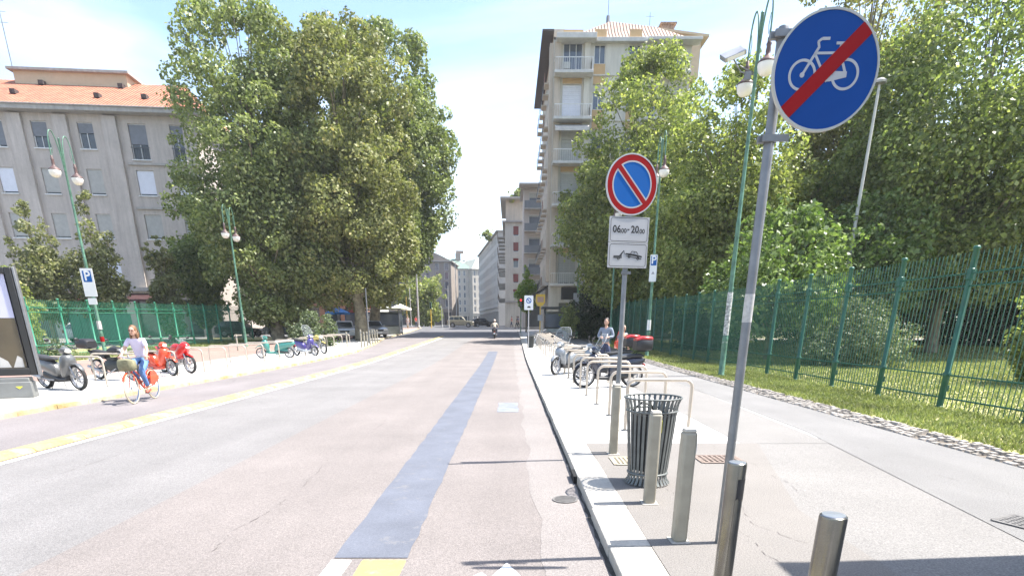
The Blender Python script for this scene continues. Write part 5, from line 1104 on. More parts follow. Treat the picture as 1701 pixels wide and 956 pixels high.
def scooter(label, x, y, rz, body, body2=None, seatm=SEATM, shield=False, topbox=None, wr=.29, group=None, lean=0.0, tall=1.0, name='motor_scooter'):
    r = thing(name, label, 'scooter', on(x, y), rz, group); r.rotation_euler = (R(lean), 0, rz); body2 = body2 or BLACK
    fx, bx = .68, -.66
    wheel(r, fx, wr, wr, .10); wheel(r, bx, wr * .97, wr * .97, .12)
    # rear bodywork, underseat
    q = MB(); q.loft([(-.98, .70, .05, .05), (-.90, .69, .11, .09), (-.65, .64, .155, .15), (-.35, .58, .165, .19), (-.12, .50, .15, .20), (-.02, .44, .12, .15), (.02, .40, .08, .08)], 16); q.build('rear_body', body, r, smooth=60)
    q = MB(); q.loft([(-.62, .36, .07, .10), (-.40, .34, .10, .14), (-.1, .27, .13, .10), (.1, .25, .15, .055), (.34, .26, .16, .05), (.42, .30, .13, .06)], 14); q.build('floorboard', body2, r, smooth=60)
    # leg shield and front
    q = MB(); q.loft([(.26, .46, .15, .20), (.36, .58, .20, .30), (.44, .66, .20, .26), (.52, .72, .15, .16), (.575, .74, .09, .08)], 16); q.build('leg_shield', body, r, smooth=60)
    q = MB(); q.loft([(.30, .95, .05, .03), (.34, .97, .12, .07), (.42, .99, .13, .09), (.50, .98, .09, .07), (.54, .97, .04, .03)], 12); hc = q.build('handlebar_cowl', body, r, smooth=60)
    MB().ell((.50, 0, .97), (.06, .085, .055), 12, 8).build('headlight', CLEAR if False else GLOBE, hc, smooth=60)
    q = MB(); vs = []
    q.loft([(fx - .34, wr + .06, .05, .02), (fx - .24, wr + .22, .07, .035), (fx - .08, wr + .335, .075, .03), (fx + .10, wr + .335, .07, .025), (fx + .26, wr + .20, .05, .02)], 10); q.build('front_fender', body, r, smooth=60)
    q = MB()
    for s_ in (-1, 1): q.cyl((fx, s_ * .075, wr), (.50, s_ * .06, .66), .018, n=8)
    q.build('fork', ALU, r)
    # seat
    q = MB(); q.loft([(-.95, .82, .06, .025), (-.85, .83, .13, .055), (-.6, .82, .145, .055), (-.42, .79, .15, .05), (-.25, .77, .13, .05), (-.08, .77, .09, .035), (-.02, .76, .05, .02)], 14); q.build('seat', seatm, r, smooth=60)
    q = MB(); q.tube([(.30, -.34, 1.02), (.36, -.22, 1.04), (.40, 0, 1.0), (.36, .22, 1.04), (.30, .34, 1.02)], .013, 8); h_ = q.build('handlebar', DARK, r)
    q = MB()
    for s_ in (-1, 1): q.cyl((.315, s_ * .36, 1.025), (.34, s_ * .24, 1.04), .019, n=8)
    q.build('grip', BLACK, h_)
    for s_ in (-1, 1):
        q = MB(); q.tube([(.36, s_ * .22, 1.04), (.40, s_ * .30, 1.16), (.38, s_ * .34, 1.22)], .006, 6); q.ell((.38, s_ * .36, 1.25), (.014, .065, .042), 10, 6); q.build('mirror', BLACK, r)
    q = MB(); q.tube([(-.05, -.15, .24), (-.3, -.19, .26), (-.45, -.20, .30)], .02, 8); q.tube([(-.45, -.20, .30), (-.95, -.21, .40)], [.055, .045], 12); q.build('exhaust', ALU, r, smooth=50)
    q = MB(); q.tube([(-.15, -.12, .22), (-.20, -.18, .01)], .011, 6); q.tube([(-.15, .12, .22), (-.20, .18, .01)], .011, 6); q.build('stand', DARK, r)
    q = MB(); q.tube([(-.1, .10, .32), (-.66, .11, wr)], [.05, .045], 8); q.build('swingarm', DARK, r)
    q = MB(); q.loft([(-1.00, .58, .05, .02), (-.93, .62, .06, .03)], 8); q.build('tail_light', SIGNR, r)
    q = MB(); q.box((-1.02, 0, .46), (.012, .17, .16)); q.build('number_plate', WHITEP, r, smooth=0)
    if shield:
        q = MB(); vs = []; n = 9; m_ = 6
        for j in range(m_):
            t = j / (m_ - 1); ww = (.26 + .05 * math.sin(t * math.pi)) * (1 if t < .8 else 1 - (t - .8) * 1.5); z = .92 + t * .62 * tall; x0 = .50 - t * .26
            for i in range(n): a = -1 + 2 * i / (n - 1); vs.append((x0 - .10 * a * a, a * ww, z))
        q._add(vs, [(j * n + i, j * n + i + 1, (j + 1) * n + i + 1, (j + 1) * n + i) for j in range(m_ - 1) for i in range(n - 1)])
        w_ = q.build('windshield', CLEAR, r, smooth=60); so = w_.modifiers.new('Solid', 'SOLIDIFY'); so.thickness = .005
        q = MB(); q.tube([vs[i * n] for i in range(m_)] + [vs[(m_ - 1) * n + i] for i in range(1, n)] + [vs[(m_ - 1 - i) * n + n - 1] for i in range(1, m_)], .006, 6); q.build('windshield_edge', mat('shield_edge', (.45, .47, .48), .3), w_)
    if topbox:
        q = MB(); q.tube([(-.66, -.1, .83), (-.74, -.1, .93), (-1.05, -.1, .95)], .011, 6); q.tube([(-.66, .1, .83), (-.74, .1, .93), (-1.05, .1, .95)], .011, 6); q.build('rack', DARK, r)
        q = MB(); q.loft([(-1.14, 1.12, .16, .12), (-1.10, 1.12, .21, .16), (-.78, 1.12, .22, .16), (-.68, 1.09, .17, .12)], 16, 4); tb = q.build('top_box', BLACK, r, smooth=50)
        q = MB(); q.loft([(-1.14, 1.255, .15, .035), (-1.095, 1.27, .20, .06), (-.82, 1.275, .21, .06), (-.69, 1.235, .16, .035)], 16, 3); q.build('box_lid', topbox if topbox != True else BLACK, tb, smooth=50)
    return r

def motorcycle(label, x, y, rz, body, fairing=True, topbox=False, enduro=False, bagm=None, group=None, tyre=RUBBER):
    r = thing('motorcycle', label, 'motorcycle', on(x, y), rz, group); wr = .31; fx, bx = .74, -.68
    wheel(r, fx, wr, wr, .10, 3 if not enduro else 12, thin=enduro); wheel(r, bx, wr, wr, .13, 3 if not enduro else 12, thin=enduro)
    q = MB(); q.loft([(-.10, .80, .08, .05), (0, .84, .14, .10), (.18, .87, .17, .13), (.36, .86, .15, .11), (.45, .83, .08, .06)], 16); q.build('fuel_tank', body, r, smooth=60)
    q = MB(); q.loft([(-.80, .86, .06, .02), (-.65, .86, .12, .045), (-.35, .82, .14, .05), (-.08, .79, .09, .045)], 14); q.build('seat', SEATM, r, smooth=60)
    q = MB(); q.loft([(-.98, .86, .03, .03), (-.8, .80, .10, .06), (-.5, .73, .12, .08), (-.2, .68, .10, .08)], 14); q.build('tail_fairing', body, r, smooth=60)
    q = MB(); q.loft([(-.22, .44, .12, .14), (0, .42, .17, .19), (.22, .43, .16, .17), (.34, .46, .09, .10)], 12, 4); q.box((.05, 0, .62), (.34, .2, .1)); q.build('engine', ALU if not bagm else DARK, r, smooth=40)
    q = MB(); 
    for s_ in (-1, 1): q.tube([(fx, s_ * .09, wr), (.50, s_ * .085, .92)], [.028, .022], 8)
    q.build('fork', ALU, r)
    q = MB(); q.tube([(-.1, .11, .42), (bx, .10, wr)], .028, 8); q.tube([(-.1, -.11, .42), (bx, -.10, wr)], .028, 8); q.tube([(.45, 0, .78), (.2, 0, .66), (-.25, 0, .62), (-.15, 0, .36)], .025, 8); q.build('frame', DARK, r)
    q = MB(); q.loft([(fx - .28, wr + .20, .05, .015), (fx - .05, wr + .34, .065, .02), (fx + .2, wr + .26, .04, .012)], 10); q.build('front_fender', body, r, smooth=60)
    q = MB(); q.tube([(.28, -.36, 1.02), (.36, -.24, 1.04), (.44, 0, .96), (.36, .24, 1.04), (.28, .36, 1.02)], .013, 8); q.build('handlebar', DARK, r)
    if fairing:
        q = MB(); q.loft([(.30, .66, .17, .20), (.48, .76, .20, .24), (.62, .86, .17, .20), (.74, .90, .11, .11), (.80, .90, .04, .04)], 16); q.build('front_fairing', body, r, smooth=60)
        q = MB(); q.loft([(.40, 1.14, .12, .01), (.52, 1.08, .15, .03), (.66, .99, .12, .03)], 10); q.build('windshield', CLEAR, r, smooth=60)
        MB().ell((.77, 0, .88), (.04, .09, .05), 10, 8).build('headlight', GLOBE, r, smooth=60)
    else: MB().ell((.56, 0, .88), (.08, .09, .09), 12, 8).build('headlight', GLOBE, r, smooth=60)
    for s_ in (-1, 1):
        q = MB(); q.tube([(.36, s_ * .24, 1.04), (.38, s_ * .30, 1.16)], .006, 6); q.ell((.38, s_ * .33, 1.19), (.014, .06, .04), 10, 6); q.build('mirror', BLACK, r)
    q = MB(); q.tube([(.25, -.13, .35), (.0, -.16, .22), (-.35, -.17, .26)], .022, 8); q.tube([(-.35, -.17, .26), (-.85, -.20, .40)], [.05, .045], 12); q.build('exhaust', CHROME if not bagm else ALU, r, smooth=50)
    q = MB(); q.tube([(-.05, .12, .3), (-.1, .26, .01)], .011, 6); q.build('kickstand', DARK, r)
    q = MB(); q.box((-.93, 0, .62), (.012, .17, .16)); q.build('number_plate', WHITEP, r, smooth=0)
    if topbox:
        q = MB(); q.loft([(-1.22, 1.05, .16, .09), (-1.18, 1.06, .22, .15), (-.86, 1.06, .23, .16), (-.76, 1.04, .17, .10)], 16, 3.2); q.build('top_box', BLACK, r, smooth=50)
    return r

GREYB = mat('scooter_grey', (.10, .103, .105), .3, var=.05, coat=.5); SILV = mat('scooter_silver', (.26, .275, .29), .3, .3, var=.05, coat=.4); DKBL = mat('scooter_dark_blue', (.012, .016, .035), .25, var=.1, coat=.6)
TEAL = mat('scooter_teal', (.045, .20, .17), .3, coat=.5); PURP = mat('scooter_violet', (.07, .055, .22), .3, coat=.5); CRM = mat('scooter_cream', (.55, .48, .42), .4); YELB = mat('bike_yellow', (.5, .40, .12), .4)
TBR = mat('top_box_red', (.36, .012, .01), .3, coat=.6)
# right side
scooter('dark blue and black scooter with red-lidded top box, nearest on the right', 2.66, 15.9, R(188), DKBL, wr=.315, shield=True, topbox=TBR, group='scooters parked on the right pavement', tall=.75)
scooter('silver scooter with rounded clear windshield, its front wheel turned to the kerb', 1.95, 20.5, R(232), SILV, wr=.28, shield=True, group='scooters parked on the right pavement', tall=1.0)
scooter('grey scooter with red and black top box, half hidden behind the nearest scooter', 2.9, 18.6, R(186), SILV, wr=.28, shield=False, topbox=TBR, group='scooters parked on the right pavement')
scooter('small dark scooter at the far end of the right-hand rack row', 2.9, 43.5, R(200), GREYB, wr=.26, group='scooters parked on the right pavement')
# left side
scooter('grey and black maxi scooter beside the advertising panel', -11.85, 15.45, R(-22), GREYB, wr=.32, shield=False, group='motorbikes parked along the left pavement')
motorcycle('black motorcycle with rounded black top box behind the cyclist', -12.25, 18.2, R(-20), BLACK, fairing=False, topbox=True, bagm=True, group='motorbikes parked along the left pavement')
scooter('bright orange-red scooter right behind the cyclist', -11.9, 19.9, R(-24), ORANGEP, body2=ORANGEP, wr=.27, group='motorbikes parked along the left pavement')
motorcycle('red sport motorcycle with pointed fairing, right of the orange-red scooter', -11.9, 21.0, R(-26), REDP, group='motorbikes parked along the left pavement')
scooter('teal green scooter pointing left among the far racks', -11.8, 29.8, R(190), TEAL, body2=TEAL, seatm=CRM, wr=.25, group='motorbikes parked along the left pavement')
scooter('violet and white scooter with tall windshield among the far racks', -10.9, 31.6, R(-28), PURP, body2=WHITEP, wr=.25, shield=True, group='motorbikes parked along the left pavement')
motorcycle('yellow-forked black motorcycle, last of the left row', -10.9, 33.4, R(-40), YELB, fairing=False, enduro=True, group='motorbikes parked along the left pavement')

def bicycle(label, x, y, rz, fm, tyre=RUBBER, off=0.0, basket=False, lean=0.0, dressguard=False, name='bicycle', steer=0.0):
    r = thing(name, label, 'bicycle', on(x, y, off), rz); r.rotation_euler = (R(lean), 0, rz); wr = .345; fx, bx = .54, -.52
    wheel(r, fx, wr, wr, .04, 20, thin=True, tyre=tyre, rimm=CHROME, disc=False, rt=.035); wheel(r, bx, wr, wr, .04, 20, thin=True, tyre=tyre, rimm=CHROME, disc=False, rt=.035)
    q = MB(); bb = (-.07, 0, .29); st = (-.20, 0, .72); hd = (.36, 0, .80); hl = (.40, 0, .66)
    for a, b_, t in ((bb, st, .016), (bb, hl, .018), ((-.13, 0, .48), hd, .014), (hd, hl, .02)): q.cyl(a, b_, t, n=8)
    for s_ in (-1, 1): q.cyl(bb, (bx, s_ * .06, wr), .010, n=6); q.cyl((-.19, 0, .70), (bx, s_ * .06, wr), .009, n=6); q.tube([(.41, s_ * .05, .62), (fx, s_ * .05, wr)], .011, 6)
    q.build('frame', fm, r, smooth=60)
    q = MB(); q.tube([(.17, -.27, 1.0), (.30, -.22, 1.03), (.35, 0, .98), (.30, .22, 1.03), (.17, .27, 1.0)], .011, 8); q.cyl((.35, 0, .98), (.36, 0, .78), .012, n=8); q.build('handlebar', CHROME, r)
    q = MB(); q.loft([(-.38, .88, .10, .03), (-.28, .89, .10, .035), (-.12, .88, .04, .02), (-.06, .87, .02, .015)], 12); q.cyl((-.22, 0, .86), (-.20, 0, .70), .012, n=8); q.build('saddle', BLACK, r, smooth=60)
    q = MB(); q.ringp(.07, .085, .045, .05, bb, 20); q.tube([bb, (.05, .08, .20)], .009, 6); q.box((.06, .12, .195), (.09, .09, .02)); q.tube([bb, (-.19, -.08, .38)], .009, 6); q.box((-.20, -.12, .385), (.09, .09, .02)); q.build('pedal_crank', ALU, r, smooth=0)
    for c0, nm in ((fx, 'front_mudguard'), (bx, 'rear_mudguard')):
        q = MB(); vs = []; n = 12; a0, a1 = (20, 165) if c0 < 0 else (30, 190)
        for i in range(n + 1):
            a = R(a0 + (a1 - a0) * i / n)
            for yy_ in (-.028, 0, .028): vs.append((c0 + (wr + .022 - abs(yy_) * .4) * math.cos(a), yy_, wr + (wr + .022 - abs(yy_) * .4) * math.sin(a)))
        q._add(vs, [(i * 3 + j, i * 3 + 3 + j, i * 3 + 4 + j, i * 3 + 1 + j) for i in range(n) for j in range(2)]); q.build(nm, fm, r, smooth=60)
    if dressguard:
        q = MB()
        for s_ in (-1, 1): q.prism([(bx, wr), (bx - .30, wr + .12), (bx - .12, wr + .31), (bx + .12, wr + .31), (bx + .20, wr + .02)], (0, s_ * .05, 0), (1, 0, 0), (0, 0, 1), (0, .006, 0))
        q.build('dress_guard', fm, r, smooth=0)
    if basket:
        q = MB(); q.loft([(.40, .84, .13, .11), (.43, .85, .16, .13), (.62, .86, .165, .14), (.66, .87, .12, .10)], 14, 3.5); q.build('basket', mat('basket_bag_olive', (.20, .19, .11), .8, var=.3, scale=12), r, smooth=50)
    return r
bicycle('white bicycle parked at the far end of the right-hand racks', 2.2, 41.0, R(160), WHITEP)
bicycle('dark bicycle leaning beside the white one at the far racks', 2.5, 42.3, R(150), DARK)
CY = (-8.68, 13.75)
bicycle('orange bicycle with cream tyres and a full olive front basket, ridden by the woman', CY[0], CY[1], R(-82), ORANGEP, tyre=mat('cream_tyre', (.58, .50, .36), .8), off=-.1, basket=True, dressguard=True)

# ------------------------------------------------------------------ people
SKIN = mat('skin', (.52, .31, .22), .55, var=.08); HAIRB = mat('hair_brown', (.16, .08, .035), .6, var=.3, scale=20); HAIRD = mat('hair_dark', (.025, .018, .014), .6, var=.3)
def skin_mesh(name, J, E, Rd, root, m, parent, lvl=2, extra=None, pre=1.0):
    me = bpy.data.meshes.new(name); keys = [k for k in J if any(k in e for e in E)]; ix = {k: i for i, k in enumerate(keys)}
    bm = bmesh.new(); sl = bm.verts.layers.skin.verify(); V = []
    for k in keys:
        v = bm.verts.new(J[k]); r_ = Rd[k]; r_ = r_ if isinstance(r_, tuple) else (r_, r_); v[sl].radius = (r_[0] * pre, r_[1] * pre); v[sl].use_root = (k == root); V.append(v)
    for a, b_ in E: bm.edges.new((V[ix[a]], V[ix[b_]]))
    bm.to_mesh(me); bm.free()
    o = bpy.data.objects.new(name, me); col.objects.link(o); s = o.modifiers.new('s', 'SKIN'); s.use_smooth_shade = True; s.branch_smoothing = .4; u = o.modifiers.new('u', 'SUBSURF'); u.levels = lvl; u.render_levels = lvl
    bpy.context.view_layer.update(); m2 = bpy.data.meshes.new_from_object(o.evaluated_get(bpy.context.evaluated_depsgraph_get())); bpy.data.objects.remove(o); bpy.data.meshes.remove(me)
    if extra:
        bm = bmesh.new(); bm.from_mesh(m2); off = len(bm.verts); vs = [bm.verts.new(p) for p in extra.v]
        for f in extra.f:
            try: bm.faces.new([vs[i] for i in f])
            except Exception: pass
        bmesh.ops.recalc_face_normals(bm, faces=bm.faces); bm.to_mesh(m2); bm.free()
    m2.name = name; m2.materials.clear(); m2.materials.append(m); m2.polygons.foreach_set('use_smooth', [True] * len(m2.polygons)); m2.polygons.foreach_set('material_index', [0] * len(m2.polygons))
    o = bpy.data.objects.new(name, m2); col.objects.link(o); o.parent = parent; return o

def person(label, loc, rz, pose, shirt, trousers, hair=HAIRB, long_hair=False, h=1.7, sleeves='short', female=False, helmet=None, shoes=BLACK, glasses=False, bag=None, group=None, skirt=False, lookz=0):
    """local frame: faces +X, left is +Y; joints come from the pose dict, measured for a 1.70 m figure"""
    r = thing('person', label, 'person', loc, rz, group); k = h / 1.7; J = {a: Vector(v) * k for a, v in pose.items()}
    sw = .9 if female else 1.0
    hd = J['head']; nk = J['neck']; fwd = Vector((1, 0, 0)); fwd.rotate(Euler((0, 0, R(lookz))))
    J['neck2'] = nk.lerp(hd, .35)
    rad = dict(pelvis=(.125, .10), waist=(.105 * sw, .085), chest=(.135 * sw, .10), neck=.055, neck2=.047, head=.04,
               shL=.058 * sw, shR=.058 * sw, elL=.040, elR=.040, wrL=.026, wrR=.026, hipL=.085, hipR=.085, knL=.056, knR=.056, anL=.037, anR=.037, toL=.028, toR=.028)
    E = [('pelvis', 'waist'), ('waist', 'chest'), ('chest', 'neck'), ('neck', 'neck2')]
    for s_ in 'LR': E += [('chest', 'sh' + s_), ('sh' + s_, 'el' + s_), ('el' + s_, 'wr' + s_), ('pelvis', 'hip' + s_), ('hip' + s_, 'kn' + s_), ('kn' + s_, 'an' + s_), ('an' + s_, 'to' + s_)]
    J2 = dict(J); Rb = dict(rad)
    for a_ in ('pelvis', 'waist', 'chest', 'shL', 'shR', 'hipL', 'hipR', 'knL', 'knR') + (('elL', 'elR') if sleeves == 'long' else ()): v_ = rad[a_]; Rb[a_] = tuple(q_ * .78 for q_ in v_) if isinstance(v_, tuple) else v_ * .78
    Rb = {a: (tuple(q * k for q in v) if isinstance(v, tuple) else v * k) for a, v in Rb.items()}; Rr = {a: (tuple(q * k for q in v) if isinstance(v, tuple) else v * k) for a, v in rad.items()}
    # head, face and hands are welded into the same body mesh
    X = MB(); q = MB(); hz = .115 * k
    hm = Matrix.Translation(hd) @ Euler((0, 0, R(lookz))).to_matrix().to_4x4(); X.T = hm
    X.ell((0, 0, .0), (.092 * k, .072 * k, hz), 16, 12); X.ell((.030 * k, 0, -.055 * k), (.055 * k, .050 * k, .055 * k), 12, 8)
    X.prism([(0, 0), (.022 * k, -.028 * k), (0, -.034 * k)], (.088 * k, -.009 * k, .0), (1, 0, 0), (0, 0, 1), (0, .018 * k, 0))
    for s_ in (1, -1): X.ell((-.002, s_ * .074 * k, -.005 * k), (.018 * k, .010 * k, .028 * k), 8, 6)
    X.T = None
    for s_ in 'LR':
        w_ = J['wr' + s_]; d = (w_ - J['el' + s_]).normalized(); sgn = 1 if s_ == 'L' else -1
        up = Vector((0, 0, 1)); sd_ = d.cross(up); sd_ = sd_.normalized() if sd_.length > .1 else Vector((0, 1, 0)); pn = sd_.cross(d).normalized()
        pc = w_ + d * .045 * k
        X.tube([w_ - d * .01, w_ + d * .03 * k, w_ + d * .075 * k, w_ + d * .088 * k], [.024 * k, .036 * k, .036 * k, .02 * k], 8)
        for i, (o_, L_) in enumerate(((-.028, .062), (-.010, .072), (.009, .066), (.027, .052))):
            b0 = w_ + d * .078 * k + sd_ * o_ * k; b1 = b0 + d * L_ * .45 * k - pn * .008 * k; b2 = b1 + (d * .5 - pn * .8).normalized() * L_ * .35 * k; b3 = b2 + (-pn + d * .0).normalized() * L_ * .25 * k
            X.tube([b0, b1, b2, b3], [.0095 * k, .0088 * k, .008 * k, .006 * k], 6)
        t0 = w_ + d * .02 * k + sd_ * .026 * k * -sgn; X.tube([t0, t0 + (d * .6 - sd_ * sgn * .8).normalized() * .04 * k, t0 + d * .06 * k - sd_ * sgn * .04 * k - pn * .015 * k], [.012 * k, .0105 * k, .007 * k], 6)
    skin_mesh('body', J2, E, Rb, 'pelvis', SKIN, r, 2, X)
    # eyes, brows, mouth
    q = MB(); q.T = hm
    for s_ in (1, -1): q.ell((.082 * k, s_ * .028 * k, .008 * k), (.012 * k, .012 * k, .008 * k), 8, 6)
    q.build('eye', SIGNK, r)
    q = MB(); q.T = hm; q.ell((.082 * k, 0, -.055 * k), (.008 * k, .022 * k, .006 * k), 8, 6); q.build('mouth', mat('lips', (.40, .13, .10), .5), r)
    if glasses:
        q = MB(); q.T = hm
        for s_ in (1, -1): q.ell((.091 * k, s_ * .030 * k, .010 * k), (.008 * k, .025 * k, .018 * k), 10, 6); q.cyl((.085 * k, s_ * .055 * k, .012 * k), (.0, s_ * .078 * k, .012 * k), .003, n=5)
        q.build('sunglasses', mat('sunglass', (.10, .04, .03), .15), r)
    q = MB(); q.T = hm
    if helmet:
        q.ell((-.01 * k, 0, .03 * k), (.125 * k, .108 * k, .12 * k), 16, 12); q.build('helmet', helmet, r, smooth=60)
    else:
        q.ell((-.022 * k, 0, .028 * k), (.098 * k, .086 * k, .108 * k), 16, 12); q.ell((-.045 * k, 0, -.02 * k), (.070 * k, .080 * k, .09 * k), 14, 10)
        if long_hair:
            q.T = None; q.T = hm @ Matrix.Translation((-.03 * k, 0, -.02)); q.loft([(-.20 * k, -.12 * k, .02 * k, .02 * k), (-.15 * k, -.10 * k, .05 * k, .04 * k), (-.09 * k, -.04 * k, .085 * k, .08 * k), (-.03 * k, .0, .09 * k, .10 * k)], 12, 2)
            q.ell((.0, .07 * k, -.09 * k), (.045 * k, .03 * k, .09 * k), 10, 8); q.ell((.0, -.07 * k, -.09 * k), (.045 * k, .03 * k, .09 * k), 10, 8)
        q.build('hair', hair, r, smooth=60)
    g_ = 1.16
    Jc = dict(J); Rc = {a: (tuple(x * g_ + .008 for x in v) if isinstance(v, tuple) else v * g_ + .008) for a, v in Rr.items()}
    Jc['neckc'] = J['chest'].lerp(J['neck'], .85); Rc['neckc'] = .062 * k
    for s_ in 'LR':
        Jc['slv' + s_] = J['sh' + s_].lerp(J['el' + s_], .72 if sleeves == 'short' else .98); Rc['slv' + s_] = .054 * k
        Jc['cuf' + s_] = J['el' + s_].lerp(J['wr' + s_], .92); Rc['cuf' + s_] = .036 * k
    Ec = [('pelvis', 'waist'), ('waist', 'chest'), ('chest', 'neckc')]
    for s_ in 'LR':
        Ec += [('chest', 'sh' + s_), ('sh' + s_, 'slv' + s_)]
        if sleeves == 'long': Ec += [('slv' + s_, 'cuf' + s_)]
    skin_mesh('shirt', Jc, Ec, Rc, 'pelvis', shirt, r)
    Jt = dict(J); Rt = dict(Rc); Rt['pelvis'] = (.133 * k, .108 * k); Jt['belt'] = J['pelvis'].lerp(J['waist'], .35); Rt['belt'] = (.125 * k, .10 * k); Et = [('pelvis', 'belt')]
    for s_ in 'LR':
        Jt['hem' + s_] = J['kn' + s_].lerp(J['an' + s_], .88); Rt['hem' + s_] = .050 * k; Et += [('pelvis', 'hip' + s_), ('hip' + s_, 'kn' + s_), ('kn' + s_, 'hem' + s_)]
    skin_mesh('trousers', Jt, Et, Rt, 'pelvis', trousers, r)
    for s_ in 'LR':
        a, t = J['an' + s_], J['to' + s_]; d = (t - a); d.z = 0; d = d.normalized() if d.length > .01 else Vector((1, 0, 0)); q = MB(); sl_ = t.z - a.z
        h0 = a - d * .055 * k; q.tube([h0 + Vector((0, 0, -.035 * k)), a + Vector((0, 0, -.03 * k)), a.lerp(t, .6) + Vector((0, 0, -.01 * k)), t + d * .04 * k, t + d * .07 * k], [.034 * k, .046 * k, .042 * k, .036 * k, .014 * k], 10); q.build('shoe', shoes, r, smooth=60)
    if bag: bag(r, J, k)
    return r
STAND = dict(pelvis=(0, 0, .92), waist=(.01, 0, 1.08), chest=(0, 0, 1.28), neck=(-.01, 0, 1.44), head=(.02, 0, 1.585), shL=(0, .17, 1.38), shR=(0, -.17, 1.38), elL=(-.03, .22, 1.11), elR=(-.03, -.22, 1.11), wrL=(.05, .22, .88), wrR=(.05, -.22, .88),
             hipL=(0, .09, .88), hipR=(0, -.09, .88), knL=(.02, .10, .49), knR=(.0, -.10, .49), anL=(-.02, .11, .085), anR=(-.03, -.11, .085), toL=(.10, .13, .035), toR=(.09, -.13, .035))
WALK = dict(STAND, knL=(.17, .09, .51), anL=(.20, .09, .09), toL=(.33, .10, .04), knR=(-.03, -.09, .49), anR=(-.28, -.09, .15), toR=(-.18, -.10, .045), elL=(-.10, .21, 1.12), wrL=(-.14, .23, .90), elR=(.06, -.21, 1.13), wrR=(.20, -.20, .95))
HOLD = dict(STAND, elL=(.02, .24, 1.13), wrL=(.20, .12, 1.12), elR=(.02, -.24, 1.13), wrR=(.20, -.12, 1.12))
# cyclist: seat at z .93, pedals at .20 / .385, grips at x .17 z 1.0
RIDE = dict(pelvis=(-.22, 0, .98), waist=(-.19, 0, 1.12), chest=(-.13, 0, 1.30), neck=(-.09, 0, 1.46), head=(-.05, 0, 1.60), shL=(-.11, .165, 1.40), shR=(-.11, -.165, 1.40), elL=(.0, .25, 1.17), elR=(.0, -.25, 1.17), wrL=(.13, .27, 1.06), wrR=(.13, -.27, 1.06),
            hipL=(-.20, .09, .95), hipR=(-.20, -.09, .95), knL=(.16, .11, .68), knR=(.20, -.12, .80), anL=(-.02, .12, .30), anR=(-.20, -.12, .47), toL=(.10, .13, .225), toR=(-.08, -.13, .41))
MOTO = dict(pelvis=(-.30, 0, .92), waist=(-.26, 0, 1.06), chest=(-.16, 0, 1.25), neck=(-.10, 0, 1.40), head=(-.05, 0, 1.54), shL=(-.13, .18, 1.34), shR=(-.13, -.18, 1.34), elL=(.04, .30, 1.14), elR=(.04, -.30, 1.14), wrL=(.24, .32, 1.06), wrR=(.24, -.32, 1.06),
            hipL=(-.26, .11, .88), hipR=(-.26, -.11, .88), knL=(.14, .20, .74), knR=(.14, -.20, .74), anL=(.06, .18, .38), anR=(.06, -.18, .38), toL=(.20, .19, .33), toR=(.20, -.19, .33))
JEANS = mat('jeans_blue', (.10, .19, .38), .8, var=.2, scale=8); TEEW = mat('tshirt_pale_lilac', (.62, .55, .66), .8, var=.06, scale=6); SHBR = mat('shoe_brown_red', (.30, .08, .05), .6)
person('woman in pale lilac t-shirt and jeans riding the orange bicycle', (CY[0], CY[1], -.1), R(-82), RIDE, TEEW, JEANS, HAIRB, True, 1.68, female=True, glasses=True, shoes=SHBR)
def bag_shoulder(m):
    def f(r, J, k):
        q = MB(); q.T = Matrix.Translation(J['hipR'] + Vector((.02, -.17, .10))); q.loft([(-.13, 0, .03, .10), (-.10, 0, .06, .14), (.10, 0, .06, .14), (.13, 0, .03, .10)], 12, 3); b_ = q.build('shoulder_bag', m, r, smooth=50)
        q = MB(); q.tube([J['hipR'] + Vector((-.1, -.17, .22)), J['shR'] + Vector((-.01, -.03, .075)), J['hipR'] + Vector((.12, -.17, .22))], .012, 6); q.build('strap', m, b_)
    return f
NAVY = mat('navy_cloth', (.035, .045, .09), .8); GREYC = mat('grey_blue_cloth', (.20, .23, .28), .85, var=.1); REDC = mat('red_cloth', (.45, .03, .03), .8); WHITEC = mat('white_cloth_person', (.62, .60, .58), .8); BLKC = mat('black_cloth', (.02, .02, .025), .8); PINKC = mat('salmon_cloth', (.5, .22, .17), .8)
person('dark-haired man in grey-blue jacket standing behind the scooters on the right', on(3.35, 21.0), R(-110), HOLD, GREYC, NAVY, HAIRD, h=1.84, sleeves='long')
person('person in grey top with orange-red shoulder bag beside the right fence', on(4.1, 21.8), R(-65), STAND, GREYC, BLKC, HAIRD, True, h=1.62, female=True, bag=bag_shoulder(ORANGEP), shoes=BLACK)
scooter('small motor scooter being ridden away up the middle of the street', -1.5, 57.0, R(90), BLACK, body2=BLACK, wr=.27).location.z = rise(57) - .1
person('rider with pale helmet and pale jacket on the scooter in the middle of the street', on(-1.5, 57.0, -.1), R(90), MOTO, mat('pale_jacket', (.50, .44, .36), .8), NAVY, helmet=mat('helmet_pale', (.55, .45, .38), .4), sleeves='long', h=1.72)
person('pedestrian in a red top waiting at the left side of the crossing', on(-15.2, 97), R(-60), WALK, REDC, NAVY, HAIRD, h=1.7, group='pedestrians at the crossing')
person('pedestrian in white standing left of the one in red at the crossing', on(-16.0, 94), R(-80), STAND, WHITEC, WHITEC, HAIRB, h=1.75, group='pedestrians at the crossing')
person('pedestrian in dark clothes at the right side of the crossing by the traffic light', on(1.0, 92), R(180), WALK, BLKC, BLKC, HAIRD, h=1.75, group='pedestrians at the crossing')
person('pedestrian in salmon top before the shops on the right beyond the crossing', on(.2, 100), R(200), WALK, PINKC, NAVY, HAIRD, h=1.7, group='pedestrians at the crossing')
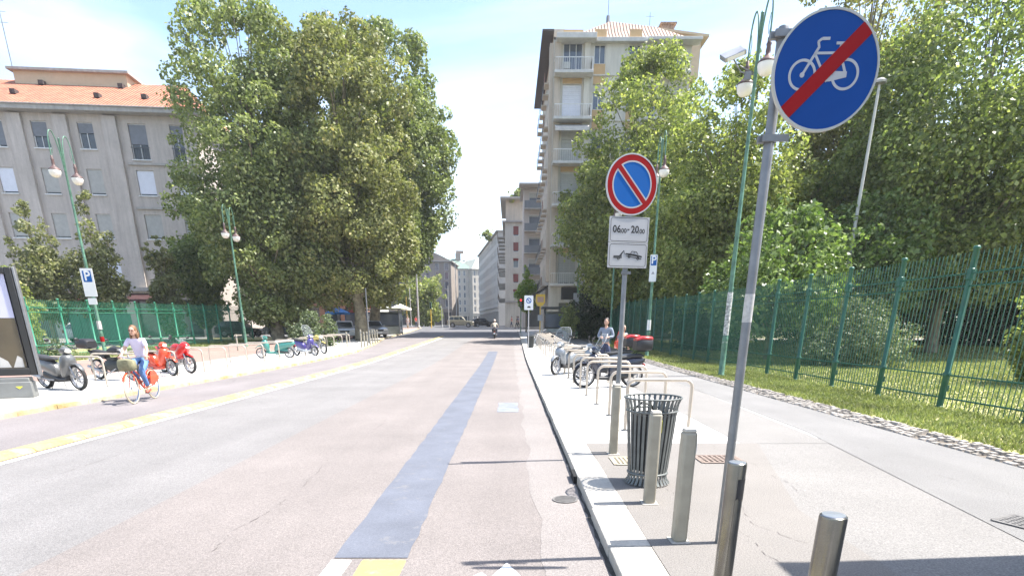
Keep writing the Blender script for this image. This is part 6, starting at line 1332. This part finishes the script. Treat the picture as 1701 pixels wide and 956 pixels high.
person('pedestrian with dark hair walking in shade near the salmon-clad one', on(1.3, 99), R(20), WALK, GREYC, BLKC, HAIRD, h=1.72, group='pedestrians at the crossing')

# ------------------------------------------------------------------ cars
def car(label, x, y, rz, bm_, L=4.5, Wd=1.85, H=1.7, suv=True, name='parked_car', off=-.1):
    r = thing(name, label, 'car', on(x, y, off), rz); hl = L / 2; wr = .36 if suv else .31; wb = L * .295; b0 = .22; hood = H * .60; belt = H * .62
    poly = [(-hl + .05, b0 + .1), (-hl, .55), (-hl + .03, belt), (-hl * .9, belt + .03), (hl * .30, belt), (hl * .42, hood), (hl * .86, hood - .09), (hl * .99, hood - .25), (hl, .45), (hl - .06, b0 + .05)]
    def arch(cx_): return [(cx_ + (wr + .07) * math.cos(R(a)), wr + (wr + .07) * math.sin(R(a))) for a in range(-10, 191, 20)]
    full = poly + arch(wb)[::1] + arch(-wb)[::1]
    q = MB(); q.side(full, -Wd / 2, Wd / 2); q.build('body', bm_, r, bevel=.045, seg=3)
    cab = [(-hl * .95, belt + .01), (-hl * (.84 if suv else .68), H - .05), (-hl * .60, H), (hl * .0, H), (hl * .12, H - .04), (hl * .40, belt)]
    q = MB(); n = len(cab); y1 = Wd / 2 - .06; y2 = Wd / 2 - .20; vs = []
    for a, z in cab: t = (z - belt) / (H - belt); vs.append((a, -(y1 + (y2 - y1) * t), z))
    for a, z in cab: t = (z - belt) / (H - belt); vs.append((a, (y1 + (y2 - y1) * t), z))
    q._add(vs, [tuple(range(n - 1, -1, -1)), tuple(range(n, 2 * n))] + [(i, (i + 1) % n, n + (i + 1) % n, n + i) for i in range(n)]); ca = q.build('cabin', bm_, r, bevel=.04, seg=3)
    for s_ in (-1, 1):
        def P(a, z, e=.012): t = (z - belt) / (H - belt); return (a, s_ * (y1 + (y2 - y1) * t + e), z)
        for x0, x1, t0, t1 in ((-hl * .84, -hl * .50, -hl * .76, -hl * .50), (-hl * .46, -hl * .10, -hl * .46, -hl * .10), (-hl * .06, hl * .30, -hl * .06, hl * .08)):
            q = MB(); q._add([P(x0, belt + .07), P(x1, belt + .07), P(t1, H - .13), P(t0, H - .13)], [(0, 1, 2, 3)]); w_ = q.build('side_window', GLASSD, r, smooth=0); so = w_.modifiers.new('Solid', 'SOLIDIFY'); so.thickness = .01; so.offset = 0
        for cx_ in (wb, -wb):
            q = MB(); q.lathe([(wr, -.10), (wr, .10), (wr * .9, .115), (wr * .66, .10)], (cx_, s_ * (Wd / 2 - .11), wr), 24, 'Y'); q.lathe([(wr * .66, -.10), (wr * .9, -.115), (wr, -.10)], (cx_, s_ * (Wd / 2 - .11), wr), 24, 'Y'); t = q.build('wheel', RUBBER, r, smooth=50)
            q = MB(); q.lathe([(.001, s_ * .085), (wr * .25, s_ * .085), (wr * .62, s_ * .06), (wr * .67, s_ * .10)], (cx_, s_ * (Wd / 2 - .11), wr), 20, 'Y')
            for k_ in range(5): a = 2 * math.pi * k_ / 5; q.tube([(cx_, s_ * (Wd / 2 - .02), wr), (cx_ + wr * .64 * math.cos(a), s_ * (Wd / 2 - .015), wr + wr * .64 * math.sin(a))], .03, 5)
            q.build('rim', ALU, t, smooth=40)
        q = MB(); q.box((hl - .10, s_ * (Wd / 2 - .26), hood - .22), (.16, .36, .16)); q.build('headlight', GLOBE, r, bevel=.03); q = MB(); q.box((-hl + .05, s_ * (Wd / 2 - .14), belt - .14), (.12, .2, .26)); q.build('tail_light', SIGNR, r, bevel=.03)
        q = MB(); q.ell((hl * .30, s_ * (Wd / 2 + .07), belt + .1), (.08, .10, .07), 8, 6); q.build('mirror', bm_, r)
        q = MB(); q.box((-hl * .1, s_ * (Wd / 2 + .004), .42), (L * .40, .02, .10)); q.build('sill_trim', BLACK, r, bevel=.01)
    for (a, z0_), (b_, z1_), nm in (((hl * .385, belt + .06), (hl * .15, H - .09), 'windscreen'), ((-hl * .935, belt + .08), (-hl * (.855 if suv else .70), H - .12), 'rear_window')):
        q = MB(); sg = 1 if a > 0 else -1; q._add([(a + sg * .012, -y1 + .1, z0_), (a + sg * .012, y1 - .1, z0_), (b_ + sg * .012, y2 - .08, z1_), (b_ + sg * .012, -y2 + .08, z1_)], [(0, 1, 2, 3)]); w_ = q.build(nm, GLASSD, r, smooth=0); so = w_.modifiers.new('Solid', 'SOLIDIFY'); so.thickness = .012; so.offset = 0
    q = MB(); q.box((hl + .004, 0, hood - .28), (.02, Wd * .45, .14)); q.build('grille', BLACK, r, bevel=.01); q = MB(); q.box((hl + .012, 0, .42), (.015, .5, .11)); q.box((-hl - .008, 0, .75), (.015, .5, .11)); q.build('number_plate', WHITEP, r, smooth=0)
    return r
car('beige off-road car standing side-on across the end of the street', -8.5, 103, R(0), mat('car_beige', (.30, .27, .19), .3, .2, coat=.5), 4.5, 1.85, 1.8, name='off_road_car')
car('black car partly hidden behind the bonnet of the beige off-road car', -4.9, 107, R(20), mat('car_black', (.015, .015, .018), .25, coat=.6), 4.2, 1.75, 1.45, False)
car('white car parked far left behind the fence, nearest the advertising panel', -39.5, 46, R(8), mat('car_white', (.60, .60, .60), .3, coat=.5), 4.2, 1.75, 1.45, False, off=0)
car('white hatchback seen through the left fence behind the cyclist', -33.0, 47.5, R(80), MATS['car_white'], 4.0, 1.7, 1.5, False, off=0)
car('white car with open view of its grille between the bush and the thick trunk', -14.9, 54, R(-75), MATS['car_white'], 4.2, 1.75, 1.5, False, off=0)
car('silver car parked in shade right of the thick trunk', -13.2, 57.5, R(-60), mat('car_silver', (.36, .37, .38), .3, .4, coat=.5), 4.2, 1.75, 1.5, False, off=0)
car('dark car in the shade of the plane trees left of the grey-green bush', -21.0, 57, R(5), mat('car_dark_blue', (.03, .04, .06), .25, coat=.6), 4.3, 1.75, 1.45, False, off=0)
car('second dark car under the plane trees behind the teal scooter', -25.8, 57.5, R(5), MATS['car_black'], 4.3, 1.75, 1.45, False, off=0)
# ------------------------------------------------------------------ thin haze volume, added to lift shadows and wash out contrast
hz = MB(); hz.box((0, 290, 17.45), (1300, 720, 37.1)); ho = hz.build('haze', smooth=0); ho['kind'] = 'stuff'
hm_ = bpy.data.materials.new('haze_veil'); hm_.use_nodes = True; n_ = hm_.node_tree.nodes; n_.clear(); vo = n_.new('ShaderNodeOutputMaterial'); vp = n_.new('ShaderNodeVolumePrincipled')
vp.inputs['Color'].default_value = (.93, .96, 1, 1); vp.inputs['Density'].default_value = 0.0004; vp.inputs['Anisotropy'].default_value = 0.2
hm_.node_tree.links.new(vp.outputs[0], vo.inputs['Volume']); ho.data.materials.append(hm_)
